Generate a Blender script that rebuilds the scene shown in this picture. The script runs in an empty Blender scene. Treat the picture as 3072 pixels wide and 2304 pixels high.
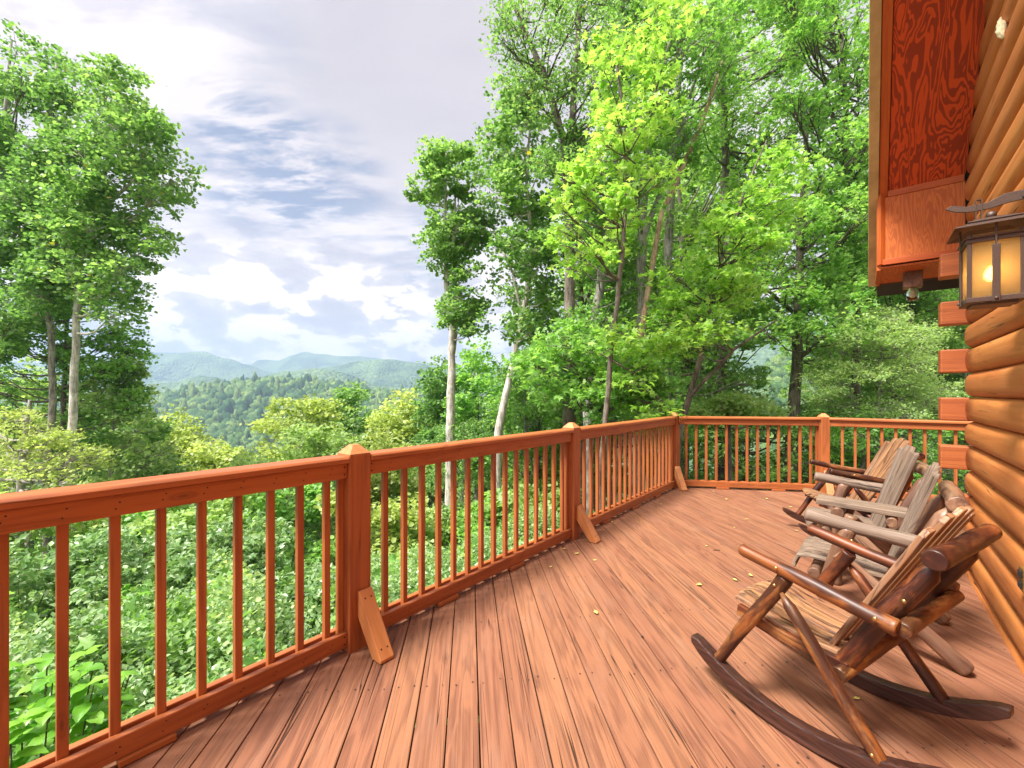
import bpy, bmesh, math, random
import numpy as np
from mathutils import Vector, Matrix, noise
R = math.radians
scene = bpy.context.scene
col = scene.collection
random.seed(7)

# ------------------------------------------------------------------ camera
F_PX, CX, HY, EYE = 1310.0, 1536.0, 1180.0, 1.5
cam_data = bpy.data.cameras.new('camera')
cam_data.sensor_width = 36.0
cam_data.lens = F_PX / 3072.0 * 36.0
cam_data.shift_y = (HY - 1152.0) / 3072.0
cam_data.clip_start = 0.05
cam_data.clip_end = 30000.0
cam = bpy.data.objects.new('camera', cam_data)
cam.location = (0, 0, EYE)
cam.rotation_euler = (R(90), 0, 0)
col.objects.link(cam)
scene.camera = cam

# ------------------------------------------------------------------ sun, exposure
SUN_DIR = Vector((-0.46, -0.26, 0.88)).normalized()          # towards the sun
sd = bpy.data.lights.new('sun', 'SUN')
sd.energy = 3.9
sd.angle = R(14.0)
sd.color = (1.0, 0.95, 0.86)
sun = bpy.data.objects.new('sun', sd)
sun.rotation_euler = SUN_DIR.to_track_quat('Z', 'Y').to_euler()
sun.location = (0, 0, 30)
col.objects.link(sun)
scene.view_settings.view_transform = 'Standard'
scene.view_settings.look = 'None'
scene.view_settings.exposure = 1.52
scene.view_settings.gamma = 1.0
scene.cycles.max_bounces = 14
scene.cycles.diffuse_bounces = 7
scene.cycles.transmission_bounces = 8
scene.cycles.volume_bounces = 1

# ------------------------------------------------------------------ node helper
class NT:
    def __init__(self, tree):
        self.t = tree; self.n = tree.nodes; self.l = tree.links
    def add(self, kind, **kw):
        nd = self.n.new(kind)
        for k, v in kw.items():
            if k.startswith('i_'):
                key = k[2:]
                key = int(key) if key.isdigit() else key.replace('_', ' ')
                nd.inputs[key].default_value = v
            else:
                setattr(nd, k, v)
        return nd
    def link(self, a, b): self.l.new(a, b)
    def math(self, op, a, b=None, c=None, clamp=False):
        nd = self.n.new('ShaderNodeMath'); nd.operation = op; nd.use_clamp = clamp
        for i, v in enumerate((a, b, c)):
            if v is None: continue
            if isinstance(v, (int, float)): nd.inputs[i].default_value = v
            else: self.l.new(v, nd.inputs[i])
        return nd.outputs[0]
    def mix(self, fac, a, b, mode='MIX'):
        nd = self.n.new('ShaderNodeMix'); nd.data_type = 'RGBA'; nd.blend_type = mode
        for sock, v in ((nd.inputs[0], fac), (nd.inputs[6], a), (nd.inputs[7], b)):
            if isinstance(v, (int, float)): sock.default_value = v
            elif isinstance(v, tuple): sock.default_value = v if len(v) == 4 else (*v, 1)
            else: self.l.new(v, sock)
        return nd.outputs[2]
    def ramp(self, src, stops, interp='LINEAR'):
        nd = self.n.new('ShaderNodeValToRGB'); cr = nd.color_ramp; cr.interpolation = interp
        while len(cr.elements) < len(stops): cr.elements.new(0.5)
        for e, (p, c) in zip(cr.elements, stops):
            e.position = p; e.color = (c, c, c, 1) if isinstance(c, (int, float)) else ((*c, 1) if len(c) == 3 else c)
        self.l.new(src, nd.inputs[0]); return nd.outputs[0]
    def noise(self, vec, scale, detail=4, rough=0.55, dist=0.0):
        nd = self.n.new('ShaderNodeTexNoise')
        nd.inputs['Scale'].default_value = scale; nd.inputs['Detail'].default_value = detail
        nd.inputs['Roughness'].default_value = rough; nd.inputs['Distortion'].default_value = dist
        if vec is not None: self.l.new(vec, nd.inputs['Vector'])
        return nd.outputs[0]
    def mapping(self, vec, scale=(1, 1, 1), loc=(0, 0, 0), rot=(0, 0, 0)):
        nd = self.n.new('ShaderNodeMapping')
        nd.inputs['Scale'].default_value = scale; nd.inputs['Location'].default_value = loc
        nd.inputs['Rotation'].default_value = rot
        self.l.new(vec, nd.inputs['Vector']); return nd.outputs[0]

# ------------------------------------------------------------------ world: sky with cloud cover
world = bpy.data.worlds.new('World'); scene.world = world; world.use_nodes = True
w = NT(world.node_tree); w.n.clear()
out = w.add('ShaderNodeOutputWorld'); bg = w.add('ShaderNodeBackground')
sky = w.add('ShaderNodeTexSky', sky_type='NISHITA', sun_disc=False)
sky.sun_elevation = math.asin(SUN_DIR.z)
sky.sun_rotation = math.atan2(SUN_DIR.x, SUN_DIR.y)
tc = w.add('ShaderNodeTexCoord'); sep = w.add('ShaderNodeSeparateXYZ'); w.link(tc.outputs['Generated'], sep.inputs[0])
zz = w.math('MAXIMUM', sep.outputs[2], 0.0)
zp = w.math('ADD', zz, 0.10)
pl = w.add('ShaderNodeCombineXYZ')
w.link(w.math('DIVIDE', sep.outputs[0], zp), pl.inputs[0]); w.link(w.math('DIVIDE', sep.outputs[1], zp), pl.inputs[1])
m1 = w.mapping(pl.outputs[0], scale=(0.8, 1.1, 1), loc=(3.1, 1.7, 0), rot=(0, 0, R(-35)))
n_big = w.noise(m1, 0.55, 4, 0.55, 0.3)
n_mid = w.noise(m1, 2.1, 8, 0.62, 0.5)
# cumulus detail close to the horizon, in plain direction space
m2 = w.mapping(tc.outputs['Generated'], scale=(1, 1, 2.1), loc=(0.3, 0, 0.13))
n_cu = w.noise(m2, 10.0, 10, 0.56, 0.1)
n_cu2 = w.noise(m2, 4.2, 4, 0.5, 0.2)
n_cu = w.math('ADD', w.math('MULTIPLY', n_cu, 0.7), w.math('MULTIPLY', n_cu2, 0.3))
def dirmask(px, py, rad, soft):
    d = Vector(((px - CX) / F_PX, 1.0, (HY - py) / F_PX)).normalized()
    dt = w.add('ShaderNodeVectorMath', operation='DOT_PRODUCT'); w.link(tc.outputs['Generated'], dt.inputs[0])
    dt.inputs[1].default_value = d
    mr = w.add('ShaderNodeMapRange', interpolation_type='SMOOTHSTEP'); w.link(dt.outputs['Value'], mr.inputs[0])
    mr.inputs[1].default_value = math.cos(rad + soft); mr.inputs[2].default_value = math.cos(max(rad - soft, 0))
    mr.inputs[3].default_value = 0; mr.inputs[4].default_value = 1
    return mr.outputs[0]
cover = w.math('ADD', w.math('MULTIPLY', n_big, 0.35), w.math('MULTIPLY', n_mid, 0.65))
streak = w.ramp(w.noise(w.mapping(pl.outputs[0], scale=(0.9, 2.0, 1), loc=(1.3, 0.2, 0), rot=(0, 0, R(-28))), 2.6, 10, 0.62, 0.3), [(0.44, 0.0), (0.58, 1.0)])
gap = w.math('ADD', w.math('MULTIPLY', dirmask(770, 500, 0.0, 0.15), 0.95), w.math('MULTIPLY', dirmask(1000, 560, 0.0, 0.14), 0.75))
gap = w.math('ADD', gap, w.math('MULTIPLY', dirmask(720, 200, 0.0, 0.16), 0.30))
gap = w.math('ADD', gap, w.math('MULTIPLY', dirmask(1270, 740, 0.0, 0.12), 0.55))
blue = w.math('MULTIPLY', w.math('MULTIPLY', gap, streak), 1.2, clamp=True)
greyband = w.math('ADD', w.math('MULTIPLY', dirmask(1250, 150, 0.12, 0.24), 0.75), w.math('MULTIPLY', dirmask(700, 60, 0.05, 0.25), 0.12))
sh = w.ramp(cover, [(0.43, 0.0), (0.49, 0.6), (0.55, 1.0)])
up_col = w.mix(sh, (0.47, 0.47, 0.54), (0.74, 0.735, 0.77))
up_col = w.mix(w.math('MULTIPLY', greyband, w.math('ADD', 0.6, w.math('MULTIPLY', n_mid, 0.7)), clamp=True), up_col, (0.40, 0.40, 0.455))
cu = w.ramp(n_cu, [(0.42, (0.46, 0.455, 0.50)), (0.47, (0.58, 0.575, 0.61)), (0.492, (0.66, 0.65, 0.67)), (0.500, (0.98, 0.95, 0.92)), (0.56, (1.15, 1.12, 1.08))])
cu = w.mix(w.ramp(n_cu2, [(0.55, 0.0), (0.72, 0.5)]), cu, (0.85, 0.85, 0.90))
hz = w.ramp(zz, [(0.0, 1.0), (0.17, 1.0), (0.36, 0.0)], 'EASE')
clouds = w.mix(w.math('MULTIPLY', hz, 0.95), up_col, cu)
skyc = w.mix(1.0, sky.outputs[0], (0.10, 0.10, 0.10), 'MULTIPLY')
skyb = w.mix(0.75, skyc, (0.22, 0.28, 0.42))
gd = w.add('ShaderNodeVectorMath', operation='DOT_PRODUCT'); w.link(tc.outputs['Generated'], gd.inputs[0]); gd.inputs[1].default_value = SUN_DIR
glow = w.ramp(gd.outputs['Value'], [(0.45, (1.0, 1.0, 1.0)), (0.80, (2.1, 2.05, 1.95)), (1.0, (3.2, 3.1, 2.9))], 'EASE')  # extra sky brightness around the sun, mostly outside the view, added to lift ambient light
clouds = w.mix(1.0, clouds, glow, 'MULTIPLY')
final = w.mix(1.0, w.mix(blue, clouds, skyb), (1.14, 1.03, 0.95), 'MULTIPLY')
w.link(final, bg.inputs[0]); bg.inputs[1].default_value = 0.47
w.link(bg.outputs[0], out.inputs[0])

# ------------------------------------------------------------------ object helpers
def setp(o, label=None, cat=None, group=None, kind=None):
    if label: o['label'] = label
    if cat: o['category'] = cat
    if group: o['group'] = group
    if kind: o['kind'] = kind
    return o
def empty(name, loc=(0, 0, 0), rz=0.0, label=None, cat=None, group=None):
    o = bpy.data.objects.new(name, None); col.objects.link(o)
    o.location = loc; o.rotation_euler = (0, 0, rz); o.empty_display_size = 0.2
    return setp(o, label, cat, group)
def mesh_obj(name, me, mat, parent=None, mtx=None, smooth=False):
    o = bpy.data.objects.new(name, me); col.objects.link(o)
    for m in (mat if isinstance(mat, (list, tuple)) else [mat]): me.materials.append(m)
    if parent is not None: o.parent = parent
    if mtx is not None: o.matrix_local = mtx
    if smooth: me.shade_smooth()
    return o
def bm_obj(name, bm, mat, parent=None, mtx=None, smooth=False, bevel=0.0, seg=2):
    bmesh.ops.recalc_face_normals(bm, faces=bm.faces)
    me = bpy.data.meshes.new(name); bm.to_mesh(me); bm.free()
    o = mesh_obj(name, me, mat, parent, mtx, smooth)
    if bevel > 0:
        md = o.modifiers.new('bevel', 'BEVEL'); md.width = bevel; md.segments = seg; md.limit_method = 'ANGLE'; md.angle_limit = R(40)
        me.shade_smooth() if seg > 1 else None
        if seg > 1:
            md.harden_normals = False
            for p in me.polygons: p.use_smooth = False
    return o
def np_mesh(name, verts, faces_flat, face_sizes):
    me = bpy.data.meshes.new(name)
    verts = np.asarray(verts, dtype=np.float32); ff = np.asarray(faces_flat, dtype=np.int32); fs = np.asarray(face_sizes, dtype=np.int32)
    me.vertices.add(len(verts)); me.vertices.foreach_set('co', verts.ravel())
    me.loops.add(len(ff)); me.loops.foreach_set('vertex_index', ff)
    me.polygons.add(len(fs))
    st = np.zeros(len(fs), dtype=np.int32); st[1:] = np.cumsum(fs)[:-1]
    me.polygons.foreach_set('loop_start', st); me.polygons.foreach_set('loop_total', fs)
    me.update(calc_edges=True); me.validate()
    return me
def add_box(bm, lo, hi, M=None):
    vs = [bm.verts.new(Vector((x, y, z)) if M is None else M @ Vector((x, y, z))) for x in (lo[0], hi[0]) for y in (lo[1], hi[1]) for z in (lo[2], hi[2])]
    for f in ((0, 1, 3, 2), (4, 6, 7, 5), (0, 4, 5, 1), (2, 3, 7, 6), (0, 2, 6, 4), (1, 5, 7, 3)):
        bm.faces.new([vs[i] for i in f])
def add_prism(bm, poly, x0, x1, M=None):
    """poly of (y, z) extruded along x."""
    T = (lambda v: Vector(v)) if M is None else (lambda v: M @ Vector(v))
    a = [bm.verts.new(T((x0, y, z))) for y, z in poly]; b = [bm.verts.new(T((x1, y, z))) for y, z in poly]
    bm.faces.new(a); bm.faces.new(b[::-1]); n = len(poly)
    for i in range(n): bm.faces.new((a[i], b[i], b[(i + 1) % n], a[(i + 1) % n]))
def frame_x(p0, p1, up=Vector((0, 0, 1))):
    """matrix whose local X runs p0 -> p1, local Z close to up"""
    p0 = Vector(p0); x = (Vector(p1) - p0).normalized()
    y = up.cross(x)
    if y.length < 1e-4: y = Vector((0, 1, 0)).cross(x)
    y.normalize(); z = x.cross(y)
    M = Matrix((x, y, z)).transposed().to_4x4(); M.translation = p0
    return M, (Vector(p1) - p0).length
def beam(name, p0, p1, wy, wz, mat, parent=None, bevel=0.004, up=Vector((0, 0, 1)), poly=None):
    M, L = frame_x(p0, p1, up); bm = bmesh.new()
    if poly is None: add_box(bm, (0, -wy / 2, -wz / 2), (L, wy / 2, wz / 2))
    else: add_prism(bm, poly, 0, L)
    return bm_obj(name, bm, mat, parent, M, bevel=bevel, seg=2)
def add_tube(bm, prof, seg=14, wob=0.0, seed=0, M=None, caps=True):
    """prof: list of (x, y, z, r) ; rings perpendicular to x"""
    rnd = random.Random(seed); rings = []
    ph = [rnd.uniform(0, 6.28) for _ in range(4)]
    for (x, y, z, r) in prof:
        ring = []
        for k in range(seg):
            a = 2 * math.pi * k / seg
            rr = r * (1 + wob * (math.sin(2 * a + ph[0] + x * 3) + 0.6 * math.sin(3 * a + ph[1] - x * 5)))
            v = Vector((x, y + rr * math.cos(a), z + rr * math.sin(a)))
            ring.append(bm.verts.new(v if M is None else M @ v))
        rings.append(ring)
    for a, b in zip(rings, rings[1:]):
        for k in range(seg):
            f = bm.faces.new((a[k], b[k], b[(k + 1) % seg], a[(k + 1) % seg])); f.smooth = True
    if caps:
        bm.faces.new(rings[0][::-1]); bm.faces.new(rings[-1])
def log_part(name, p0, p1, r0, r1, mat, parent, seed=0, point0=0, point1=0, bow=0.0):
    """peeled log from p0 to p1 with optional pencil ends; local X runs along the log"""
    M, L = frame_x(p0, p1); rnd = random.Random(seed); bm = bmesh.new(); prof = []
    ph = rnd.uniform(0, 6)
    N = 9
    if point0: prof += [(0.0, 0, 0, r0 * 0.30), (0.045, 0, 0, r0 * 0.80)]
    else: prof += [(0.0, 0, 0, r0 * 0.88), (0.008, 0, 0, r0)]
    x0 = 0.06 if point0 else 0.02; x1 = L - (0.06 if point1 else 0.02)
    for i in range(N):
        t = i / (N - 1); x = x0 + (x1 - x0) * t
        r = (r0 + (r1 - r0) * t) * (1 + 0.05 * math.sin(9 * t + ph))
        prof.append((x, bow * math.sin(math.pi * t) + 0.003 * math.sin(5 * t + ph), 0.003 * math.cos(7 * t + ph), r))
    if point1: prof += [(L - 0.045, 0, 0, r1 * 0.80), (L, 0, 0, r1 * 0.30)]
    else: prof += [(L - 0.008, 0, 0, r1), (L, 0, 0, r1 * 0.88)]
    add_tube(bm, prof, 16, 0.025, seed)
    return bm_obj(name, bm, mat, parent, M)
def copy_tree(o, parent=None):
    c = o.copy(); col.objects.link(c)
    if parent is not None: c.parent = parent; c.matrix_parent_inverse = o.matrix_parent_inverse.copy()
    for ch in list(o.children): copy_tree(ch, c)
    return c
def ray(px, py, Y): return Vector(((px - CX) / F_PX * Y, Y, EYE + (HY - py) / F_PX * Y))
def on_floor(px, py): return ray(px, py, EYE * F_PX / (py - HY))

# ------------------------------------------------------------------ materials
def new_mat(name):
    m = bpy.data.materials.new(name); m.use_nodes = True
    t = NT(m.node_tree); t.n.clear()
    o = t.add('ShaderNodeOutputMaterial'); b = t.add('ShaderNodeBsdfPrincipled'); t.link(b.outputs[0], o.inputs[0])
    return m, t, b, o
def wood_mat(name, base, dark, light, rough=0.55, ring=26.0, grain=0.5, knots=0.5, bump=0.25, spec=0.4, vary=0.25, worn=0.0, worncol=(0.5, 0.4, 0.33), cracks=0.0, scale=1.0, wave=0.35, char=0.0):
    """grain along local X"""
    m, t, b, o = new_mat(name)
    tc = t.add('ShaderNodeTexCoord'); oi = t.add('ShaderNodeObjectInfo'); geo = t.add('ShaderNodeNewGeometry')
    rsum = t.math('ADD', t.math('MULTIPLY', oi.outputs['Random'], 37.0), t.math('MULTIPLY', geo.outputs['Random Per Island'], 53.0))
    off = t.add('ShaderNodeCombineXYZ'); t.link(rsum, off.inputs[0]); t.link(t.math('MULTIPLY', rsum, 1.7), off.inputs[1]); t.link(rsum, off.inputs[2])
    va = t.add('ShaderNodeVectorMath', operation='ADD'); t.link(tc.outputs['Object'], va.inputs[0]); t.link(off.outputs[0], va.inputs[1])
    P = va.outputs[0]
    # slow bending of the rings
    P1 = t.mapping(P, scale=(0.9 * scale, 9 * scale, 9 * scale))
    slow = t.noise(P1, 1.0, 3, 0.5, 0.6)
    rings = t.math('SINE', t.math('MULTIPLY', slow, ring * 2.2))
    rings = t.math('ADD', t.math('MULTIPLY', rings, 0.5), 0.5)
    fine = t.noise(t.mapping(P, scale=(1.6 * scale, 170 * scale, 170 * scale)), 1.0, 3, 0.6)
    med = t.noise(t.mapping(P, scale=(0.6 * scale, 42 * scale, 42 * scale)), 1.0, 4, 0.6, 0.1)
    g = t.math('ADD', t.math('MULTIPLY', rings, wave), t.math('ADD', t.math('MULTIPLY', fine, 0.55), t.math('MULTIPLY', med, 0.65 - wave * 0.3)))
    gf = t.ramp(g, [(0.38, 1.0), (0.78, 0.0)])
    c = t.mix(t.math('MULTIPLY', gf, grain), base, dark)
    lf = t.ramp(med, [(0.5, 0.0), (0.75, 1.0)])
    c = t.mix(t.math('MULTIPLY', lf, 0.45), c, light)
    blot = t.noise(t.mapping(P, scale=(1.2, 2.5, 2.5)), 1.6, 4, 0.6)
    c = t.mix(t.ramp(blot, [(0.35, 0.16), (0.62, 0.0)]), c, dark)
    if worn > 0:
        wn = t.noise(t.mapping(P, scale=(1.6, 7, 7)), 1.3, 6, 0.7)
        c = t.mix(t.math('MULTIPLY', t.ramp(wn, [(0.5, 0.0), (0.68, 1.0)]), worn), c, worncol)
    if char > 0:
        cn = t.noise(t.mapping(P, scale=(2.2, 9, 9)), 1.1, 5, 0.62, 0.5)
        c = t.mix(t.math('MULTIPLY', t.ramp(cn, [(0.47, 1.0), (0.58, 0.0)]), char), c, dark)
    if vary > 0:
        hsv = t.add('ShaderNodeHueSaturation'); t.link(c, hsv.inputs['Color'])
        r2 = t.math('ADD', t.math('MULTIPLY', oi.outputs['Random'], 0.5), t.math('MULTIPLY', geo.outputs['Random Per Island'], 0.5))
        r2 = t.math('FRACT', t.math('MULTIPLY', r2, 7.31))
        t.link(t.math('ADD', 1 - vary / 2, t.math('MULTIPLY', r2, vary)), hsv.inputs['Value'])
        t.link(t.math('ADD', 0.5 - vary * 0.02, t.math('MULTIPLY', r2, vary * 0.04)), hsv.inputs['Hue'])
        c = hsv.outputs[0]
    if knots > 0:
        vo = t.add('ShaderNodeTexVoronoi', feature='F1'); vo.inputs['Scale'].default_value = 1.0; vo.inputs['Randomness'].default_value = 1.0
        t.link(t.mapping(P, scale=(1.7, 5.5, 5.5)), vo.inputs['Vector'])
        d = vo.outputs['Distance']
        kf = t.ramp(d, [(0.03, 1.0), (0.055, 0.3), (0.075, 0.6), (0.11, 0.0)])
        c = t.mix(t.math('MULTIPLY', kf, knots), c, tuple(x * 0.45 for x in dark))
    hgt = t.math('ADD', t.math('MULTIPLY', fine, 0.6), t.math('MULTIPLY', rings, 0.3))
    if cracks > 0:
        ck = t.noise(t.mapping(P, scale=(0.45, 26, 26)), 1.0, 1, 0.5, 0.12)
        line = t.math('ABSOLUTE', t.math('SUBTRACT', ck, 0.5))
        gate = t.ramp(t.noise(t.mapping(P, scale=(0.9, 5, 5)), 1.0, 2), [(0.52, 0.0), (0.6, 1.0)])
        cf = t.math('MULTIPLY', t.math('MULTIPLY', t.ramp(line, [(0.003, 1.0), (0.009, 0.0)]), gate), cracks)
        c = t.mix(cf, c, tuple(x * 0.18 for x in dark))
        hgt = t.math('SUBTRACT', hgt, t.math('MULTIPLY', cf, 2.0))
    t.link(c, b.inputs['Base Color']); b.inputs['Roughness'].default_value = rough
    t.link(t.math('ADD', rough - 0.1, t.math('MULTIPLY', fine, 0.22)), b.inputs['Roughness'])
    b.inputs['Specular IOR Level'].default_value = spec
    bp = t.add('ShaderNodeBump'); bp.inputs['Strength'].default_value = bump; bp.inputs['Distance'].default_value = 0.004
    t.link(hgt, bp.inputs['Height']); t.link(bp.outputs[0], b.inputs['Normal'])
    return m
M_deck = wood_mat('deck_stain', (0.285, 0.122, 0.064), (0.115, 0.045, 0.027), (0.30, 0.145, 0.085), 0.62, 16, 0.85, 0.45, 0.8, 0.3, 0.16, 0.25, (0.28, 0.17, 0.12), 0.9, wave=0.25)
M_rail = wood_mat('rail_stain', (0.41, 0.122, 0.034), (0.20, 0.048, 0.014), (0.50, 0.175, 0.058), 0.5, 14, 0.65, 0.6, 0.2, 0.4, 0.12, 0.0, cracks=0.5)
M_rail2 = wood_mat('brace_stain', (0.56, 0.22, 0.075), (0.36, 0.11, 0.035), (0.66, 0.32, 0.13), 0.5, 14, 0.5, 0.3, 0.25, 0.4, 0.1, 0.0, cracks=1.0)
M_log = wood_mat('log_stain', (0.52, 0.180, 0.048), (0.32, 0.090, 0.025), (0.60, 0.25, 0.08), 0.5, 12, 0.6, 0.7, 0.25, 0.35, 0.12, 0.25, (0.62, 0.32, 0.13), 1.0, scale=0.75, wave=0.45)
M_butt = wood_mat('log_end_stain', (0.42, 0.115, 0.034), (0.20, 0.045, 0.014), (0.52, 0.17, 0.05), 0.5, 16, 0.6, 0.4, 0.2, 0.4, 0.1, 0.0, cracks=0.6)
M_trim = wood_mat('eave_stain', (0.50, 0.105, 0.018), (0.28, 0.045, 0.01), (0.60, 0.17, 0.03), 0.5, 20, 0.5, 0.3, 0.15, 0.4, 0.1)
M_chair = wood_mat('burnt_log', (0.19, 0.050, 0.013), (0.022, 0.006, 0.005), (0.40, 0.16, 0.04), 0.42, 9, 0.9, 0.9, 0.12, 0.45, 0.25, 0.65, (0.52, 0.24, 0.075), 0.7, scale=0.8, wave=0.45, char=0.85)
M_slat = wood_mat('slat_wood', (0.33, 0.16, 0.075), (0.045, 0.016, 0.010), (0.56, 0.34, 0.19), 0.40, 26, 1.0, 0.6, 0.35, 0.55, 0.25, 0.3, (0.42, 0.33, 0.27), 0.5, wave=0.9)
M_runner = wood_mat('runner_wood', (0.050, 0.016, 0.010), (0.012, 0.006, 0.005), (0.16, 0.08, 0.06), 0.38, 40, 0.9, 0.2, 0.5, 0.6, 0.1, wave=0.6)
M_grey = wood_mat('weathered_wood', (0.22, 0.155, 0.115), (0.06, 0.04, 0.03), (0.40, 0.34, 0.29), 0.6, 24, 0.75, 0.5, 0.5, 0.35, 0.18, 0.3, (0.36, 0.22, 0.13), 0.8, wave=0.5)
M_brownlog = wood_mat('weathered_log', (0.29, 0.15, 0.085), (0.07, 0.03, 0.02), (0.48, 0.33, 0.24), 0.4, 9, 0.75, 0.8, 0.2, 0.5, 0.2, 0.4, (0.44, 0.31, 0.22), 0.7, scale=0.8, wave=0.45, char=0.6)

def plain(name, colr, rough=0.5, metal=0.0, spec=0.5, nz=0.0, nscale=40, bump=0.0):
    m, t, b, o = new_mat(name)
    tc = t.add('ShaderNodeTexCoord'); n = t.noise(tc.outputs['Object'], nscale, 4, 0.6)
    c = t.mix(t.ramp(n, [(0.35, 0.0), (0.65, 1.0)]), tuple(x * (1 - nz) for x in colr), tuple(min(1, x * (1 + nz)) for x in colr))
    t.link(c, b.inputs['Base Color']); b.inputs['Roughness'].default_value = rough; b.inputs['Metallic'].default_value = metal
    b.inputs['Specular IOR Level'].default_value = spec
    if bump:
        bp = t.add('ShaderNodeBump'); bp.inputs['Strength'].default_value = bump; bp.inputs['Distance'].default_value = 0.01
        t.link(n, bp.inputs['Height']); t.link(bp.outputs[0], b.inputs['Normal'])
    return m
M_bronze = plain('bronze_paint', (0.085, 0.052, 0.040), 0.45, 0.3, 0.5, 0.35, 300, 0.15)
M_brass = plain('brass', (0.62, 0.42, 0.16), 0.3, 0.9, 0.5, 0.2)
M_nail = plain('nail_hole', (0.035, 0.018, 0.012), 0.8)
M_tan = plain('tan_metal', (0.50, 0.36, 0.17), 0.5, 0.0, 0.4, 0.18, 5)
M_gutter = plain('dark_gutter', (0.03, 0.04, 0.035), 0.4)
M_foam = plain('foam', (0.75, 0.66, 0.42), 0.9, 0, 0.2, 0.1, 60, 0.6)
M_dark = plain('dark_hole', (0.01, 0.01, 0.01), 0.9)
# plywood with wild grain figure
def ply_mat(name, c1, c2, sx, sy, k, dist):
    m, t, b, o = new_mat(name)
    tc = t.add('ShaderNodeTexCoord'); P = t.mapping(tc.outputs['Object'], scale=(sx, sy, 1), loc=(1.3, 4.2, 0))
    n = t.noise(P, 1.0, 3, 0.48, dist)
    s = t.math('SINE', t.math('MULTIPLY', n, k))
    f = t.ramp(t.math('ADD', t.math('MULTIPLY', s, 0.5), 0.5), [(0.42, 0.0), (0.58, 1.0)])
    fi = t.noise(t.mapping(tc.outputs['Object'], scale=(10, 160, 1)), 1.0, 3, 0.6)
    f2 = t.math('MULTIPLY', f, t.math('ADD', 0.65, t.math('MULTIPLY', fi, 0.6)), clamp=True)
    c = t.mix(f2, c1, c2); t.link(c, b.inputs['Base Color']); b.inputs['Roughness'].default_value = 0.55
    b.inputs['Specular IOR Level'].default_value = 0.3
    return m
M_soffit = ply_mat('soffit_plywood', (0.30, 0.042, 0.012), (0.62, 0.088, 0.016), 1.35, 6.5, 95, 0.45)
M_soffit2 = ply_mat('eave_plywood', (0.44, 0.105, 0.024), (0.58, 0.155, 0.034), 1.2, 11.0, 100, 0.6)

def leaf_mat(name, c1, c2, c3, trans=0.5, rough=0.42, spec=0.5, tcol=None, extra=None):
    m, t, b, o = new_mat(name)
    geo = t.add('ShaderNodeNewGeometry'); tc = t.add('ShaderNodeTexCoord'); oi = t.add('ShaderNodeObjectInfo')
    def ds(q):
        g_ = 0.3 * q[0] + 0.6 * q[1] + 0.1 * q[2]; return tuple(v * 0.95 + g_ * 0.05 for v in q)
    c1, c2, c3 = ds(c1), ds(c2), ds(c3)
    r = geo.outputs['Random Per Island']
    clump = t.noise(tc.outputs['Object'], 0.45, 3, 0.5)
    f = t.math('ADD', t.math('MULTIPLY', r, 0.55), t.math('MULTIPLY', clump, 0.45))
    f = t.math('ADD', f, t.math('MULTIPLY', t.math('SUBTRACT', oi.outputs['Random'], 0.5), 0.22))
    c = t.ramp(f, [(0.18, c1), (0.5, c2), (0.82, c3)])
    if extra is not None:
        c = t.mix(t.ramp(t.math('FRACT', t.math('MULTIPLY', r, 17.3)), [(extra[1], 0.0), (extra[1] + 0.01, 1.0)], 'CONSTANT'), c, extra[0])
    t.link(c, b.inputs['Base Color']); b.inputs['Roughness'].default_value = rough; b.inputs['Specular IOR Level'].default_value = spec
    tr = t.add('ShaderNodeBsdfTranslucent')
    tc2 = t.mix(1.0, c, tcol or (1.5, 1.55, 0.85), 'MULTIPLY'); t.link(tc2, tr.inputs[0])
    ms = t.add('ShaderNodeMixShader'); ms.inputs[0].default_value = trans
    t.link(b.outputs[0], ms.inputs[1]); t.link(tr.outputs[0], ms.inputs[2]); t.link(ms.outputs[0], o.inputs[0])
    return m
L_maple = leaf_mat('maple_leaf', (0.11, 0.26, 0.05), (0.20, 0.42, 0.085), (0.37, 0.58, 0.16), 0.5)
L_maple2 = leaf_mat('sunlit_maple_leaf', (0.17, 0.35, 0.05), (0.27, 0.50, 0.08), (0.45, 0.63, 0.15), 0.5)  # lighter copy of the maple leaf, with sunlight put into its colours
L_poplar = leaf_mat('poplar_leaf', (0.095, 0.21, 0.06), (0.165, 0.33, 0.09), (0.31, 0.48, 0.16), 0.5, extra=((0.42, 0.35, 0.05), 0.985))
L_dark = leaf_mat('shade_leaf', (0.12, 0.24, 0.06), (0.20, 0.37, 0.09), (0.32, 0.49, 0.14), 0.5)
L_yell = leaf_mat('yellow_green_leaf', (0.24, 0.32, 0.07), (0.38, 0.47, 0.14), (0.54, 0.61, 0.24), 0.5)
L_pale = leaf_mat('pale_green_leaf', (0.20, 0.32, 0.10), (0.33, 0.48, 0.17), (0.50, 0.62, 0.28), 0.5)
L_shrub = leaf_mat('shrub_leaf', (0.10, 0.22, 0.07), (0.22, 0.38, 0.14), (0.45, 0.58, 0.33), 0.4, 0.36, 0.7)
L_hyd = leaf_mat('hydrangea_leaf', (0.12, 0.34, 0.02), (0.20, 0.46, 0.03), (0.30, 0.56, 0.06), 0.4, 0.35, 0.6)
L_far = leaf_mat('far_canopy', (0.045, 0.105, 0.03), (0.085, 0.165, 0.04), (0.15, 0.24, 0.06), 0.15, 0.7, 0.2)

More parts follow.
